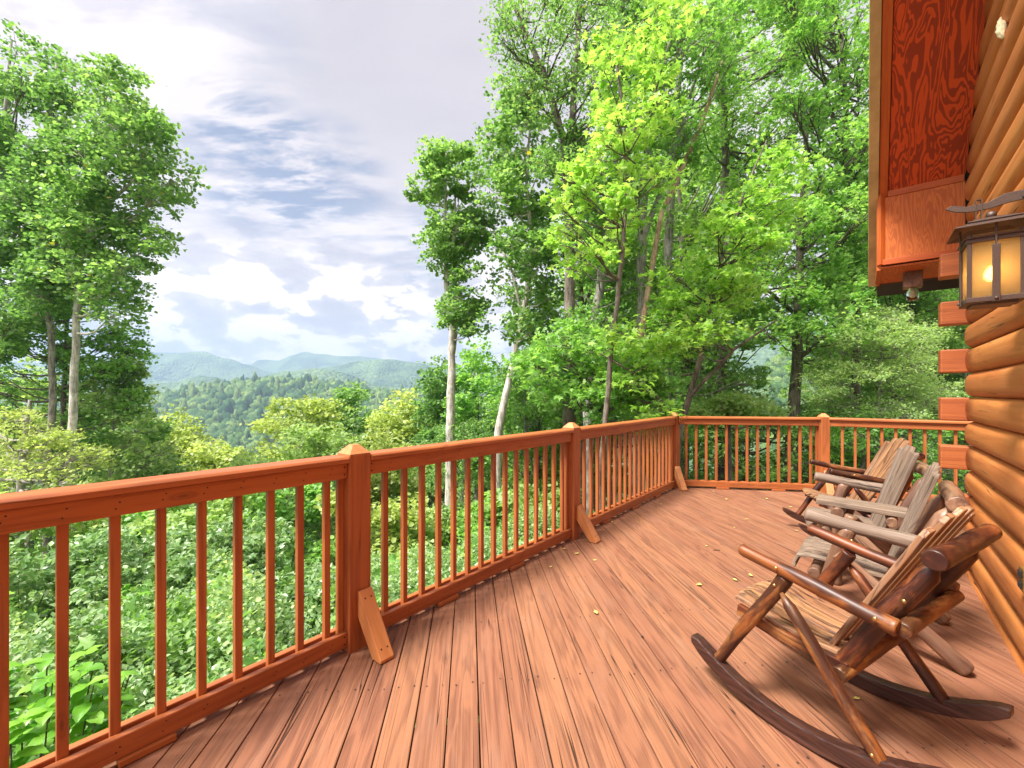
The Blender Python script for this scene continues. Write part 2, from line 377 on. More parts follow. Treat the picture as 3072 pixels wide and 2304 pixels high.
def bark_mat(name, c1, c2, sc=1.0, moss=0.0):
    m, t, b, o = new_mat(name)
    tc = t.add('ShaderNodeTexCoord'); P = t.mapping(tc.outputs['Object'], scale=(9 * sc, 9 * sc, 1.6 * sc))
    n = t.noise(P, 2.2, 6, 0.65, 0.4); n2 = t.noise(tc.outputs['Object'], 3.0, 5, 0.6)
    c = t.mix(t.ramp(n, [(0.38, 0.0), (0.62, 1.0)]), c1, c2)
    c = t.mix(t.ramp(n2, [(0.50, 0.0), (0.66, 0.6)]), c, tuple(min(1, x * 1.5 + 0.03) for x in c2))
    if moss: c = t.mix(t.ramp(t.noise(tc.outputs['Object'], 1.4, 4), [(0.5, 0.0), (0.62, moss)]), c, (0.06, 0.14, 0.02))
    t.link(c, b.inputs['Base Color']); b.inputs['Roughness'].default_value = 0.85
    bp = t.add('ShaderNodeBump'); bp.inputs['Strength'].default_value = 0.8; bp.inputs['Distance'].default_value = 0.03
    t.link(n, bp.inputs['Height']); t.link(bp.outputs[0], b.inputs['Normal'])
    return m
B_pale = bark_mat('pale_bark', (0.27, 0.23, 0.21), (0.64, 0.59, 0.55))
B_grey = bark_mat('grey_bark', (0.13, 0.115, 0.10), (0.36, 0.33, 0.30))
B_dark = bark_mat('dark_bark', (0.055, 0.042, 0.034), (0.19, 0.155, 0.125))
B_dead = bark_mat('dead_wood', (0.24, 0.13, 0.08), (0.46, 0.31, 0.21))

# ================================================================== DECK
TH = math.atan2(0.628, 0.778)
d2 = Vector((0.628, 0.778, 0)).normalized()          # along the railing and the cabin wall, away from us
n2 = Vector((0.778, -0.628, 0)).normalized()         # from the railing towards the cabin
def SC(s, c, z=0.0): return d2 * s + n2 * c + Vector((0, 0, z))
RAIL_C = -2.305                                       # inner face of the posts
POST = 0.14
corner1 = on_floor(1049, 1962); corner2 = on_floor(1719, 1621); corner3 = on_floor(2031, 1464.7)
s1, s2, s3 = (corner1.dot(d2), corner2.dot(d2), corner3.dot(d2))
CC = RAIL_C - POST / 2                                # rail centre line
p1 = SC(s1 + POST / 2, CC); p2 = SC(s2 + POST / 2, CC); p3 = SC(s3 + POST / 2, CC)
p0 = p1 - d2 * (p2 - p1).length; pm = p0 - d2 * (p2 - p1).length
p4 = Vector((4.72, 6.62, 0))
e34 = (p4 - p3).normalized(); e45 = Vector((0.818, -0.576, 0)).normalized()
p5 = p4 + e45 * 3.1; p6 = p5 + e45 * 2.4
# deck outline (convex), a little beyond the rail
def outw(e): return Vector((-e.y, e.x, 0))
poly = [pm - d2 * 2.0 + outw(d2) * 0.10, p3 + outw(d2) * 0.10 + d2 * 0.04, p3 + outw(e34) * 0.10 + e34 * 0.02,
        p4 + outw(e34) * 0.10, p4 + outw(e45) * 0.10 + e45 * 0.05, p6 + outw(e45) * 0.10, SC(3.0, 7.0), SC(-6.0, 5.5), pm - d2 * 2.0 + n2 * 2]
poly = [(v.x, v.y) for v in poly]
hull = poly[::-1]                                      # make counter-clockwise below
def area(P): return 0.5 * sum(P[i][0] * P[(i + 1) % len(P)][1] - P[(i + 1) % len(P)][0] * P[i][1] for i in range(len(P)))
if area(hull) < 0: hull = hull[::-1]
def clip(sub, P):
    out_ = sub
    for i in range(len(P)):
        a = P[i]; b_ = P[(i + 1) % len(P)]; inp = out_; out_ = []
        side = lambda q: (b_[0] - a[0]) * (q[1] - a[1]) - (b_[1] - a[1]) * (q[0] - a[0])
        for j in range(len(inp)):
            c0 = inp[j]; c1 = inp[(j + 1) % len(inp)]; f0 = side(c0); f1 = side(c1)
            if f0 >= 0: out_.append(c0)
            if (f0 >= 0) != (f1 >= 0):
                t_ = f0 / (f0 - f1); out_.append((c0[0] + (c1[0] - c0[0]) * t_, c0[1] + (c1[1] - c0[1]) * t_))
        if not out_: return []
    return out_
BA = R(5.6)                                            # board direction, slightly left of straight ahead
bdir = Vector((-math.sin(BA), math.cos(BA), 0)); Mdeck = Matrix.Rotation(math.atan2(bdir.y, bdir.x), 4, 'Z'); Minv = Mdeck.inverted()
hl = [(Minv @ Vector((x, y, 0))).to_2d()[:] for x, y in hull]
ymin = min(v[1] for v in hl); ymax = max(v[1] for v in hl)
bm = bmesh.new(); rnd = random.Random(3); pitch = 0.1452
y = ymin - 0.05; k = 0; joists = []
bands = []
while y < ymax:
    wdt = 0.1397 + rnd.uniform(-0.0012, 0.0012)
    rect = [(-20, y), (20, y), (20, y + wdt), (-20, y + wdt)]
    pg = clip(rect, hl)
    if len(pg) >= 3 and abs(area(pg)) > 0.002:
        dz = rnd.uniform(-0.0012, 0.0012); a = []; b_ = []
        for (px_, py_) in pg:
            a.append(bm.verts.new((px_, py_, dz))); b_.append(bm.verts.new((px_, py_, dz - 0.034)))
        bm.faces.new(a); bm.faces.new(b_[::-1])
        for i in range(len(a)): bm.faces.new((a[i], b_[i], b_[(i + 1) % len(a)], a[(i + 1) % len(a)]))
        bands.append((y, wdt, min(v[0] for v in pg), max(v[0] for v in pg)))
    y += pitch; k += 1
deck = bm_obj('deck', bm, M_deck, None, Mdeck, bevel=0.0035, seg=2)
setp(deck, kind='structure')
# nail holes: two per board on every joist, and the odd stray mark
bm = bmesh.new()
def disc(bm, x, y, z, r, n=6):
    bm.faces.new([bm.verts.new((x + r * math.cos(6.283 * i / n), y + r * 0.8 * math.sin(6.283 * i / n), z)) for i in range(n)])
for (y, wdt, xa, xb) in bands:
    jx = -2.0
    while jx < 10:
        for fr in (0.2, 0.8):
            x = jx + rnd.uniform(-0.02, 0.02); yy = y + wdt * fr + rnd.uniform(-0.008, 0.008)
            if xa + 0.05 < x < xb - 0.05 and rnd.random() < 0.85:
                disc(bm, x, yy, 0.0022, rnd.uniform(0.0040, 0.0068))
        jx += 0.61
nails = bm_obj('deck_nail_marks', bm, M_nail, deck)
nails.parent = deck
# joists / rim below
bm = bmesh.new()
for i in range(len(hl)):
    a = Vector((*hl[i], 0)); b_ = Vector((*hl[(i + 1) % len(hl)], 0))
    Mx, L = frame_x(a, b_); 
    add_box(bm, (0, 0.02, -0.29), (L, 0.06, -0.036), Mx)
x = min(v[0] for v in hl) + 0.3
while x < max(v[0] for v in hl):
    pg = clip([(x, -30), (x + 0.038, -30), (x + 0.038, 30), (x, 30)], hl)
    if len(pg) >= 3:
        ys = [q[1] for q in pg]; add_box(bm, (x, min(ys) + 0.1, -0.28), (x + 0.038, max(ys) - 0.1, -0.037))
    x += 0.41
bm_obj('deck_joists', bm, M_butt, deck)

# ------------------------------------------------------------------ railing
rail = empty('deck_railing', p1, 0, 'orange stained wooden railing with square balusters and pointed posts around the deck', 'railing')
Winv = Matrix.Translation(-p1)
def rp(v): return Vector(v) - p1                       # world -> rail local
def make_post(P, e, top=True):
    M = Matrix((e, outw(e), Vector((0, 0, 1)))).transposed().to_4x4()
    M.translation = rp(P)
    # grain runs up: local X = up
    Mz = M @ Matrix(((0, 0, -1, 0), (0, 1, 0, 0), (1, 0, 0, 0), (0, 0, 0, 1)))
    bm = bmesh.new(); h = POST / 2; add_box(bm, (-0.25, -h, -h), (1.143, h, h))
    po = bm_obj('post', bm, M_rail, rail, Mz, bevel=0.006)
    bm = bmesh.new(); z0 = 1.1435
    base = [bm.verts.new((z0, a * h * 1.0, b_ * h * 1.0)) for a, b_ in ((-1, -1), (1, -1), (1, 1), (-1, 1))]
    q = 0.022; topv = [bm.verts.new((z0 + 0.052, a * q, b_ * q)) for a, b_ in ((-1, -1), (1, -1), (1, 1), (-1, 1))]
    bm.faces.new(base[::-1]); bm.faces.new(topv)
    for i in range(4): bm.faces.new((base[i], base[(i + 1) % 4], topv[(i + 1) % 4], topv[i]))
    bm_obj('post_cap', bm, M_rail2, po, None, bevel=0.003)
    return po
def nail_pair(bm, M, pts, r=0.004):
    for (x, yy, z) in pts:
        vs = [bm.verts.new(M @ Vector((x + r * math.cos(6.283 * i / 6), yy, z + r * math.sin(6.283 * i / 6)))) for i in range(6)]
        bm.faces.new(vs)
nbm = bmesh.new()
def rail_run(A, B, e, pitch=0.15, attach=True, endA=True, endB=True):
    o_ = outw(e); a = A + e * (POST / 2 if endA else 0.0); b_ = B - e * (POST / 2 if endB else 0.0); L = (b_ - a).length
    inn = -o_ * (POST / 2 - 0.022 - 0.019); ou = inn + o_ * 0.073 + o_ * 0.0
    Z = Vector((0, 0, 1))
    a2, b2 = a + e * 0.001, b_ - e * 0.001
    for nm, z0, z1 in (('bottom_rail', 0.030, 0.118), ('top_rail', 1.008, 1.096)):
        for off in (inn, ou):
            bo = beam(nm, rp(a2 + off + Z * (z0 + z1) / 2), rp(b2 + off + Z * (z0 + z1) / 2), 0.037, z1 - z0, M_rail, rail, 0.006)
            if off is inn:
                hh_ = [0.018, L - 0.02]; pp_ = [(x, zz_, 0.0058) for x in hh_ for zz_ in (-0.020, 0.022)]
                x = L - 0.10
                while x > 0.03: pp_ += [(x - 0.006, rnd.uniform(-.02, 0.0), 0.0036), (x + 0.006, rnd.uniform(0.005, 0.025), 0.0036)]; x -= pitch
                nb_ = bmesh.new(); nb_.from_mesh(bo.data); sgn = -1 if True else 1
                for (x, zz_, r_) in pp_:
                    f_ = nb_.faces.new([nb_.verts.new((x + r_ * math.cos(6.283 * i / 6), sgn * 0.0188, zz_ + r_ * math.sin(6.283 * i / 6))) for i in range(6)]); f_.material_index = 1
                nb_.to_mesh(bo.data); nb_.free(); bo.data.materials.append(M_nail)
    # cap: bevelled plank
    cp = [(-0.075, -0.019), (0.075, -0.019), (0.075, 0.006), (0.062, 0.019), (-0.062, 0.019), (-0.075, 0.006)]
    beam('cap_rail', rp(a2 + Z * 1.117), rp(b2 + Z * 1.117), 0, 0, M_rail, rail, 0.004, poly=cp)
    # balusters
    mid = inn + o_ * 0.0365; w_ = 0.034
    pos = []
    if attach: pos.append(L - w_ / 2 - 0.001)
    x = L - (0.10 if attach else 0.09)
    while x > 0.03: pos.append(x); x -= pitch
    for x in pos:
        c = a + e * x + mid
        if x > 0.0: beam('baluster', rp(c + Z * 0.045), rp(c + Z * 1.094), w_, 0.0335, M_rail, rail, 0.0025, up=e)
    # small blocks under the bottom rail
    x = 0.55
    while x < L - 0.2:
        c = a + e * x + inn
        beam('rail_block', rp(c + Z * 0.0158), rp(c + e * 0.19 + Z * 0.0158), 0.07, 0.0278, M_rail, rail, 0.004)
        x += 0.80
def brace(P, e, side, facing=None):
    o_ = outw(e); inward = -o_ if facing is None else facing
    M = Matrix((inward, Vector((0, 0, 1)).cross(inward), Vector((0, 0, 1)))).transposed().to_4x4()
    face = POST / 2 + 0.001 if facing is None else POST / 2 * 1.2
    M.translation = rp(P + inward * face + e * side)
    bm = bmesh.new(); h = 0.045
    prof = [(0, 0.345), (0.018, 0.345), (0.232, 0.022), (0.232, 0.003), (0.150, 0.003), (0, 0.20)]
    a = [bm.verts.new((x, -h, z)) for x, z in prof]; b_ = [bm.verts.new((x, h, z)) for x, z in prof]
    bm.faces.new(a[::-1]); bm.faces.new(b_)
    for i in range(len(prof)): bm.faces.new((a[i], a[(i + 1) % len(prof)], b_[(i + 1) % len(prof)], b_[i]))
    # grain along the slope: rotate mesh so local X follows it
    ang = math.atan2(-0.323, 0.214); Rm = Matrix.Rotation(-ang, 4, 'Y')
    bm.transform(Rm.inverted())
    o = bm_obj('post_brace', bm, M_rail2, rail, M @ Rm, bevel=0.006)
    bm = bmesh.new()
    for t_, w_ in ((0.12, -0.02), (0.12, 0.02), (0.86, -0.02), (0.86, 0.02)):
        c = Vector((0.018 + 0.214 * t_, w_, 0.345 - 0.323 * t_)) + Vector((0.323, 0, 0.214)).normalized() * 0.001
        u_ = Vector((0.214, 0, -0.323)).normalized(); v_ = Vector((0, 1, 0))
        bm.faces.new([bm.verts.new(c + (u_ * math.cos(6.283 * i / 8) + v_ * math.sin(6.283 * i / 8)) * 0.0055) for i in range(8)])
    bm.transform(Rm.inverted()); bm_obj('screw_hole', bm, M_nail, o)
for P, e in ((pm, d2), (p0, d2), (p1, d2), (p2, d2), (p3, d2), (p4, (e34 + e45).normalized()), (p5, e45), (p6, e45)): make_post(P, e)
rail_run(pm, p0, d2); rail_run(p0, p1, d2); rail_run(p1, p2, d2); rail_run(p2, p3, d2); rail_run(p3, p4, e34, 0.15); rail_run(p4, p5, e45, 0.15)
rail_run(p5, p6, e45, 0.15)
brace(p1, d2, 0.022); brace(p2, d2, 0.022)
brace(p3, d2, 0.0, facing=(e34 * 0.35 - outw(e34)).normalized()); brace(p4, e34, 0.03, facing=-outw((e34 + e45).normalized()))

# ================================================================== LOG CABIN
CW = 0.685                                             # wall plane
SCOR = 5.16                                            # corner of the cabin along the wall
cab = empty('log_cabin', SC(SCOR, CW), 0, 'orange stained log cabin wall with notched corner and red plywood eave', 'cabin')
CO = SC(SCOR, CW)
def cl(v): return Vector(v) - CO
Z0, COURSE = 1.468, 0.2022
def rake_z(s): return 3.34 + (5.274 - s) * 1.016
def dlog(s_a, s_b, z0, z1, name='log', round_end=True, seed=0):
    """D-profile log along the wall. local X runs along d2, Y = -n2 (outwards), Z up"""
    M = Matrix((d2, -n2, Vector((0, 0, 1)))).transposed().to_4x4(); M.translation = cl(SC(s_a, CW, (z0 + z1) / 2))
    L = s_b - s_a; h = (z1 - z0) / 2 - 0.0015; K = 10; bm = bmesh.new()
    prof = []
    for i in range(K + 1):
        a = -1 + 2 * i / K
        prof.append((0.046 * (1 - abs(a) ** 3.4) ** 0.72 if abs(a) < 1 else 0.0, a * h))
    prof = [(-0.10, -h)] + [(y - 0.012, z) for y, z in prof] + [(-0.10, h)]
    st = [0.0, 0.3, 0.6]
    stations = [(0.0, 1.0)] + [(L * i / 24, 1.0) for i in range(1, 24)]
    if round_end: stations += [(L - 0.05, 1.0), (L - 0.022, 0.93), (L - 0.008, 0.78), (L, 0.55)]
    else: stations += [(L, 1.0)]
    rings = []; rr = random.Random(seed); ph = rr.uniform(0, 6)
    for x, sc_ in stations:
        wv = 0.003 * math.sin(x * 2.3 + ph)
        rings.append([bm.verts.new((x, (y * sc_ if y > 0 else y) + (wv if y > -0.05 else 0), z * (0.5 + 0.5 * sc_) if y > -0.05 else z)) for y, z in prof])
    n = len(prof)
    for a, b_ in zip(rings, rings[1:]):
        for i in range(n):
            f = bm.faces.new((a[i], b_[i], b_[(i + 1) % n], a[(i + 1) % n])); f.smooth = (0 < i < n - 2)
    bm.faces.new(rings[0][::-1]); bm.faces.new(rings[-1])
    return bm_obj(name, bm, M_log, cab, M)
kmin = -8
for k in range(kmin, 22):
    z0 = Z0 + COURSE * k; z1 = z0 + COURSE
    butt = (k % 2 != 0)
    # odd courses (relative) carry the crossing log whose end sticks out
    s_end = SCOR - 0.003 if butt else SCOR + 0.085
    zr = z0 + 0.02
    s_roof = 5.274 - (z1 - 3.34) / 1.016                # wall below the rake
    if z0 > 3.34: s_end = min(s_end, 5.274 - (z0 - 3.34) / 1.016 + 0.05); 
    if s_end < -2.5: continue
    dlog(-3.5, s_end, z0, z1, 'log', (z0 <= 3.34 and not butt), k)
    if z0 < 2.6:
        if butt:
            M = Matrix((n2, d2, Vector((0, 0, 1)))).transposed().to_4x4(); M.translation = cl(SC(SCOR, CW - 0.185, (z0 + z1) / 2))
            bm = bmesh.new(); add_box(bm, (0, 0.0, -COURSE / 2 + 0.004), (3.0, 0.155, COURSE / 2 - 0.004))
            bm_obj('log_end', bm, M_butt, cab, M, bevel=0.01)
        else:
            M = Matrix((n2, d2, Vector((0, 0, 1)))).transposed().to_4x4(); M.translation = cl(SC(SCOR, CW + 0.13, (z0 + z1) / 2))
            bm = bmesh.new(); add_box(bm, (0, 0.004, -COURSE / 2 + 0.002), (3.0, 0.150, COURSE / 2 - 0.002))
            bm_obj('cross_log', bm, M_log, cab, M, bevel=0.02)
# inner shell behind the logs so that nothing shows through
bm = bmesh.new()
v = [cl(SC(-3.5, CW + 0.1, -0.2)), cl(SC(SCOR - 0.02, CW + 0.1, -0.2)), cl(SC(SCOR - 0.02, CW + 0.1, 3.4)), cl(SC(-3.5, CW + 0.1, 12.0))]
w_ = [x + n2 * 0.05 for x in v]
a = [bm.verts.new(x) for x in v]; b_ = [bm.verts.new(x) for x in w_]
bm.faces.new(a); bm.faces.new(b_[::-1])
for i in range(4): bm.faces.new((a[i], b_[i], b_[(i + 1) % 4], a[(i + 1) % 4]))
bm_obj('inner_wall', bm, M_butt, cab)
# rear wall continues round the corner; roof slab and eave
def quadslab(name, pts, thick, mat, parent=cab, bevel=0.0, xdir=None):
    """pts: 4 world points (planar), extruded along their normal upwards by thick; local X from pts[0] to pts[1]"""
    P = [Vector(p) for p in pts]; x = (P[1] - P[0]).normalized() if xdir is None else xdir; nrm = (P[1] - P[0]).cross(P[3] - P[0]).normalized()
    yv = nrm.cross(x); M = Matrix((x, yv, nrm)).transposed().to_4x4(); M.translation = cl(P[0]) if parent is cab else P[0]
    Mi = M.inverted(); off = CO if parent is cab else Vector((0, 0, 0))
    bm = bmesh.new(); a = [bm.verts.new(Mi @ (p - off)) for p in P]; b_ = [bm.verts.new(Mi @ (p - off + nrm * thick)) for p in P]
    bm.faces.new(a[::-1]); bm.faces.new(b_)
    for i in range(4): bm.faces.new((a[i], a[(i + 1) % 4], b_[(i + 1) % 4], b_[i]))
    return bm_obj(name, bm, mat, parent, M, bevel=bevel)
SP = 5.274
def rk(s, c, dz=0.0): return SC(s, c, rake_z(s) + dz)
quadslab('soffit_panel', [rk(-2.5, 0.170), rk(SP, 0.170), rk(SP, 0.66), rk(-2.5, 0.66)], 0.012, M_soffit)
# roof deck above
quadslab('roof', [rk(-3.2, 0.104, 0.0601), rk(6.12, 0.104, 0.0601), rk(6.12, 5.0, 0.0601), rk(-3.2, 5.0, 0.0601)], -0.16, M_gutter)
# rake boards (outer tan metal, inner stained trim), cut plumb at the eave
def rake_board(name, c0, c1, lo, hi, mat, s_a, s_b):
    return quadslab(name, [rk(s_a, c0, lo), rk(s_b, c0, lo), rk(s_b, c0, hi), rk(s_a, c0, hi)], -(c1 - c0) if False else (c1 - c0), mat)
def rake_bd(name, c0, c1, lo, hi, mat, s_a, s_b):
    e = (rk(s_b, c0) - rk(s_a, c0)).normalized(); up = n2.cross(e)
    if up.z < 0: up = -up
    M = Matrix((e, n2 if e.cross(n2).dot(up) > 0 else -n2, up)).transposed().to_4x4(); M.translation = cl(rk(s_a, c0))
    Mi = M.inverted(); bm = bmesh.new()
    P = [cl(x) for x in (rk(s_a, c0, lo), rk(s_b, c0, lo), rk(s_b, c0, hi), rk(s_a, c0, hi))]
    a = [bm.verts.new(Mi @ p) for p in P]; b_ = [bm.verts.new(Mi @ (p + n2 * (c1 - c0))) for p in P]
    bm.faces.new(a); bm.faces.new(b_[::-1])
    for i in range(4): bm.faces.new((a[i], b_[i], b_[(i + 1) % 4], a[(i + 1) % 4]))
    return bm_obj(name, bm, mat, cab, M, bevel=0.003)
rake_bd('rake_trim', 0.030, 0.100, -0.055, 0.30, M_tan, -2.5, 5.93)
rake_bd('rake_board', 0.104, 0.165, -0.035, 0.20, M_trim, -2.5, SP + 0.01)
beam('soffit_batten', cl(SC(SP - 0.01, 0.166, 3.318)), cl(SC(SP - 0.01, 0.655, 3.318)), 0.03, 0.055, M_trim, cab, 0.003)
# vertical panel of the eave return and the flat soffit beyond it
ZL = 2.70
quadslab('eave_panel', [SC(SP, 0.150, 3.29), SC(SP, 0.150, ZL + 0.02), SC(SP, 0.66, ZL + 0.02), SC(SP, 0.66, 3.29)], 0.015, M_soffit2)
beam('eave_trim', cl(SC(SP - 0.012, 0.13, ZL)), cl(SC(SP - 0.012, 0.66, ZL)), 0.03, 0.05, M_trim, cab, 0.003)
beam('eave_corner_trim', cl(SC(SP - 0.006, 0.120, ZL - 0.02)), cl(SC(SP - 0.006, 0.120, 3.36)), 0.05, 0.045, M_trim, cab, 0.003)
quadslab('lower_soffit', [SC(SP, 0.12, ZL - 0.035), SC(6.02, 0.12, ZL - 0.035), SC(6.02, 4.5, ZL - 0.035), SC(SP, 4.5, ZL - 0.035)], 0.015, M_soffit2)
beam('eave_side_trim', cl(SC(SP, 0.105, ZL - 0.03)), cl(SC(6.06, 0.105, ZL - 0.03)), 0.035, 0.075, M_trim, cab, 0.003)
quadslab('eave_side_panel', [SC(SP, 0.105, ZL), SC(6.06, 0.105, ZL), SC(6.06, 0.105, ZL + 0.05), SC(SP, 0.105, 3.40)], 0.012, M_trim)
beam('eave_front_trim', cl(SC(6.04, 0.09, ZL - 0.025)), cl(SC(6.04, 4.5, ZL - 0.025)), 0.035, 0.075, M_trim, cab, 0.003)
beam('gutter', cl(SC(6.12, 0.05, ZL + 0.02)), cl(SC(6.12, 4.5, ZL + 0.02)), 0.11, 0.09, M_gutter, cab, 0.01)
# dab of foam in a seam high on the wall
bm = bmesh.new(); bmesh.ops.create_icosphere(bm, subdivisions=3, radius=0.05)
for v in bm.verts:
    nn = noise.noise(v.co * 40) * 0.016; v.co = Vector((v.co.x * 0.45, v.co.y * 0.35, v.co.z * 1.7)) + v.co.normalized() * nn
fp = ray(3003, 85, 2.80); tt = (CW - 0.045) / fp.dot(n2) ; fp = Vector((fp.x * tt, fp.y * tt, EYE + (fp.z - EYE) * tt))
bm_obj('foam_patch', bm, M_foam, cab, Matrix.Translation(cl(fp)) @ Matrix.Rotation(-TH + R(90), 4, 'Z') @ Matrix.Rotation(R(20), 4, 'Y'), smooth=True)

# ------------------------------------------------------------------ wall lantern
LS, LC0, LC1 = 3.16, 0.4035, 0.600
lan = empty('wall_lantern', SC(LS, CW - 0.05, 2.2), 0, 'lit bronze wall lantern with amber seeded glass hanging by the log wall', 'lantern')
LO = SC(LS, CW - 0.05, 2.2)
M_l = Matrix((n2, d2, Vector((0, 0, 1)))).transposed().to_4x4()   # local x = towards wall, y = away from camera, z = up
def lp(bm, name, mat, bevel=0.002, parent=lan, smooth=False): 
    M = M_l.copy(); M.translation = SC(LS, LC0, 0) - LO
    return bm_obj(name, bm, mat, parent, M, bevel=bevel, smooth=smooth)
W = LC1 - LC0; zb, zt = 1.955, 2.262; p_ = 0.017
bm = bmesh.new()
for x in (0, W - p_):
    for yy in (0, W - p_): add_box(bm, (x, yy, zb + 0.025), (x + p_, yy + p_, zt + 0.035))
for z0, z1, e_ in ((zb, zb + 0.025, 0.006), (zt - 0.008, zt + 0.012, 0.004), (zt + 0.012, zt + 0.020, 0.012)):
    add_box(bm, (-e_, -e_, z0), (W + e_, p_ - 0.001, z1)); add_box(bm, (-e_, W - p_ + 0.001, z0), (W + e_, W + e_, z1))
    add_box(bm, (-e_, p_ - 0.001, z0), (p_ - 0.001, W - p_ + 0.001, z1)); add_box(bm, (W - p_ + 0.001, p_ - 0.001, z0), (W + e_, W - p_ + 0.001, z1))
add_box(bm, (0.02, 0.02, zb - 0.012), (W - 0.02, W - 0.02, zb - 0.002))
lp(bm, 'frame', M_bronze)
for (x0, y0, x1, y1) in ((W / 2 - 0.014, -0.016, W / 2 + 0.014, -0.009), (-0.016, W / 2 - 0.014, -0.009, W / 2 + 0.014)):
    bm = bmesh.new(); add_box(bm, (x0, y0, zb - 0.004), (x1, y1, zt - 0.03))
    xm, ym = (x0 + x1) / 2, (y0 + y1) / 2; q = 0.004
    add_box(bm, (xm - q, ym - q, zt - 0.0301), (xm + q, ym + q, zt + 0.085))
    bmesh.ops.create_uvsphere(bm, u_segments=10, v_segments=6, radius=0.008, matrix=Matrix.Translation((xm - (0.006 if x1 - x0 < 0.02 else 0), ym - (0.006 if y1 - y0 < 0.02 else 0), zb + 0.012)))
    lp(bm, 'strap', M_bronze, 0.002)
# roof: two tier hip, open underneath
def hip(bm, e0, z0, e1, z1, th=0.005):
    c = W / 2
    for sgn, dz in ((1, 0), (1, -th)):
        pass
    lo = [(c - e0, c - e0, z0), (c + e0, c - e0, z0), (c + e0, c + e0, z0), (c - e0, c + e0, z0)]
    hi = [(c - e1, c - e1, z1), (c + e1, c - e1, z1), (c + e1, c + e1, z1), (c - e1, c + e1, z1)]
    A = [bm.verts.new(v) for v in lo]; B = [bm.verts.new(v) for v in hi]
    A2 = [bm.verts.new((v[0], v[1], v[2] - th)) for v in lo]; B2 = [bm.verts.new((v[0], v[1], v[2] - th)) for v in hi]
    for i in range(4):
        j = (i + 1) % 4
        bm.faces.new((A[i], A[j], B[j], B[i])); bm.faces.new((A2[j], A2[i], B2[i], B2[j])); bm.faces.new((A[j], A[i], A2[i], A2[j]))
    bm.faces.new(B); bm.faces.new(B2[::-1])
bm = bmesh.new(); hip(bm, W / 2 + 0.05, zt + 0.070, 0.07, zt + 0.104); hip(bm, 0.095, zt + 0.103, 0.025, zt + 0.130)
lp(bm, 'lantern_roof', M_bronze, 0.001)
mg, tg, bg_, og = new_mat('seeded_glass')
tcg = tg.add('ShaderNodeTexCoord')
ng = tg.noise(tcg.outputs['Object'], 140, 3, 0.7)
bg_.inputs['Base Color'].default_value = (0.95, 0.80, 0.52, 1); bg_.inputs['Roughness'].default_value = 0.12; bg_.inputs['Transmission Weight'].default_value = 0.92
bg_.inputs['IOR'].default_value = 1.15
bpg = tg.add('ShaderNodeBump'); bpg.inputs['Strength'].default_value = 0.7; bpg.inputs['Distance'].default_value = 0.004; tg.link(ng, bpg.inputs['Height']); tg.link(bpg.outputs[0], bg_.inputs['Normal'])
tl = tg.add('ShaderNodeBsdfTranslucent'); tl.inputs[0].default_value = (0.90, 0.74, 0.46, 1)
mx = tg.add('ShaderNodeMixShader'); mx.inputs[0].default_value = 0.45; tg.link(bg_.outputs[0], mx.inputs[1]); tg.link(tl.outputs[0], mx.inputs[2]); tg.link(mx.outputs[0], og.inputs[0])
for (x0, y0, x1, y1) in ((p_, 0.006, W - p_, 0.009), (p_, W - 0.009, W - p_, W - 0.006), (0.006, p_, 0.009, W - p_), (W - 0.009, p_, W - 0.006, W - p_)):
    bm = bmesh.new(); add_box(bm, (x0, y0, zb + 0.026), (x1, y1, zt + 0.034)); lp(bm, 'glass_pane', mg, 0)
me_, te, be, oe = new_mat('bulb_glow'); be.inputs['Base Color'].default_value = (1, 0.8, 0.5, 1)
be.inputs['Emission Color'].default_value = (1.0, 0.62, 0.22, 1); be.inputs['Emission Strength'].default_value = 8
bm = bmesh.new(); add_tube(bm, [(0, 0, 0, 0.012), (0.012, 0, 0, 0.022), (0.03, 0, 0, 0.026), (0.05, 0, 0, 0.02), (0.07, 0, 0, 0.008)], 14, M=Matrix.Translation((W / 2, W / 2, zb + 0.12)) @ Matrix.Rotation(R(-90), 4, 'Y'))
lp(bm, 'bulb', me_, 0)
bm = bmesh.new(); add_tube(bm, [(0, 0, 0, 0.016), (0.11, 0, 0, 0.016)], 12, M=Matrix.Translation((W / 2, W / 2, zb + 0.005)) @ Matrix.Rotation(R(-90), 4, 'Y')); lp(bm, 'bulb_socket', M_bronze, 0)
# bracket arm with curled tip, loop and wall plate
bm = bmesh.new()
prof = [(-0.10, 0.015), (-0.075, 0.028), (-0.02, 0.008), (0.06, 0.012), (0.115, 0.040), (0.34 - 0.10, 0.045), (0.34 - 0.10, 0.0), (0.13, -0.008), (0.06, -0.022), (-0.01, -0.022), (-0.06, -0.010)]
za = 2.462; yc = W / 2
A = [bm.verts.new((x + 0.03, yc - 0.006, za + z)) for x, z in prof]; B = [bm.verts.new((x + 0.03, yc + 0.006, za + z)) for x, z in prof]
bm.faces.new(A); bm.faces.new(B[::-1])
for i in range(len(prof)): bm.faces.new((A[i], B[i], B[(i + 1) % len(prof)], A[(i + 1) % len(prof)]))
xw = CW - 0.05 - LC0
add_box(bm, (xw - 0.012, yc - 0.05, za - 0.22), (xw, yc + 0.05, za + 0.08))
add_box(bm, (0.20, yc - 0.012, za + 0.005), (xw - 0.0121, yc + 0.012, za + 0.035))
lp(bm, 'bracket', M_bronze, 0.001)
bm = bmesh.new()
for dx in (-0.012, 0.008): add_box(bm, (W / 2 - 0.045 + dx, yc - 0.011, za - 0.075), (W / 2 - 0.045 + dx + 0.004, yc + 0.011, za + 0.03))
add_box(bm, (W / 2 - 0.053, yc - 0.011, za + 0.0301), (W / 2 - 0.033, yc + 0.011, za + 0.034))
lp(bm, 'hanger', M_bronze, 0)
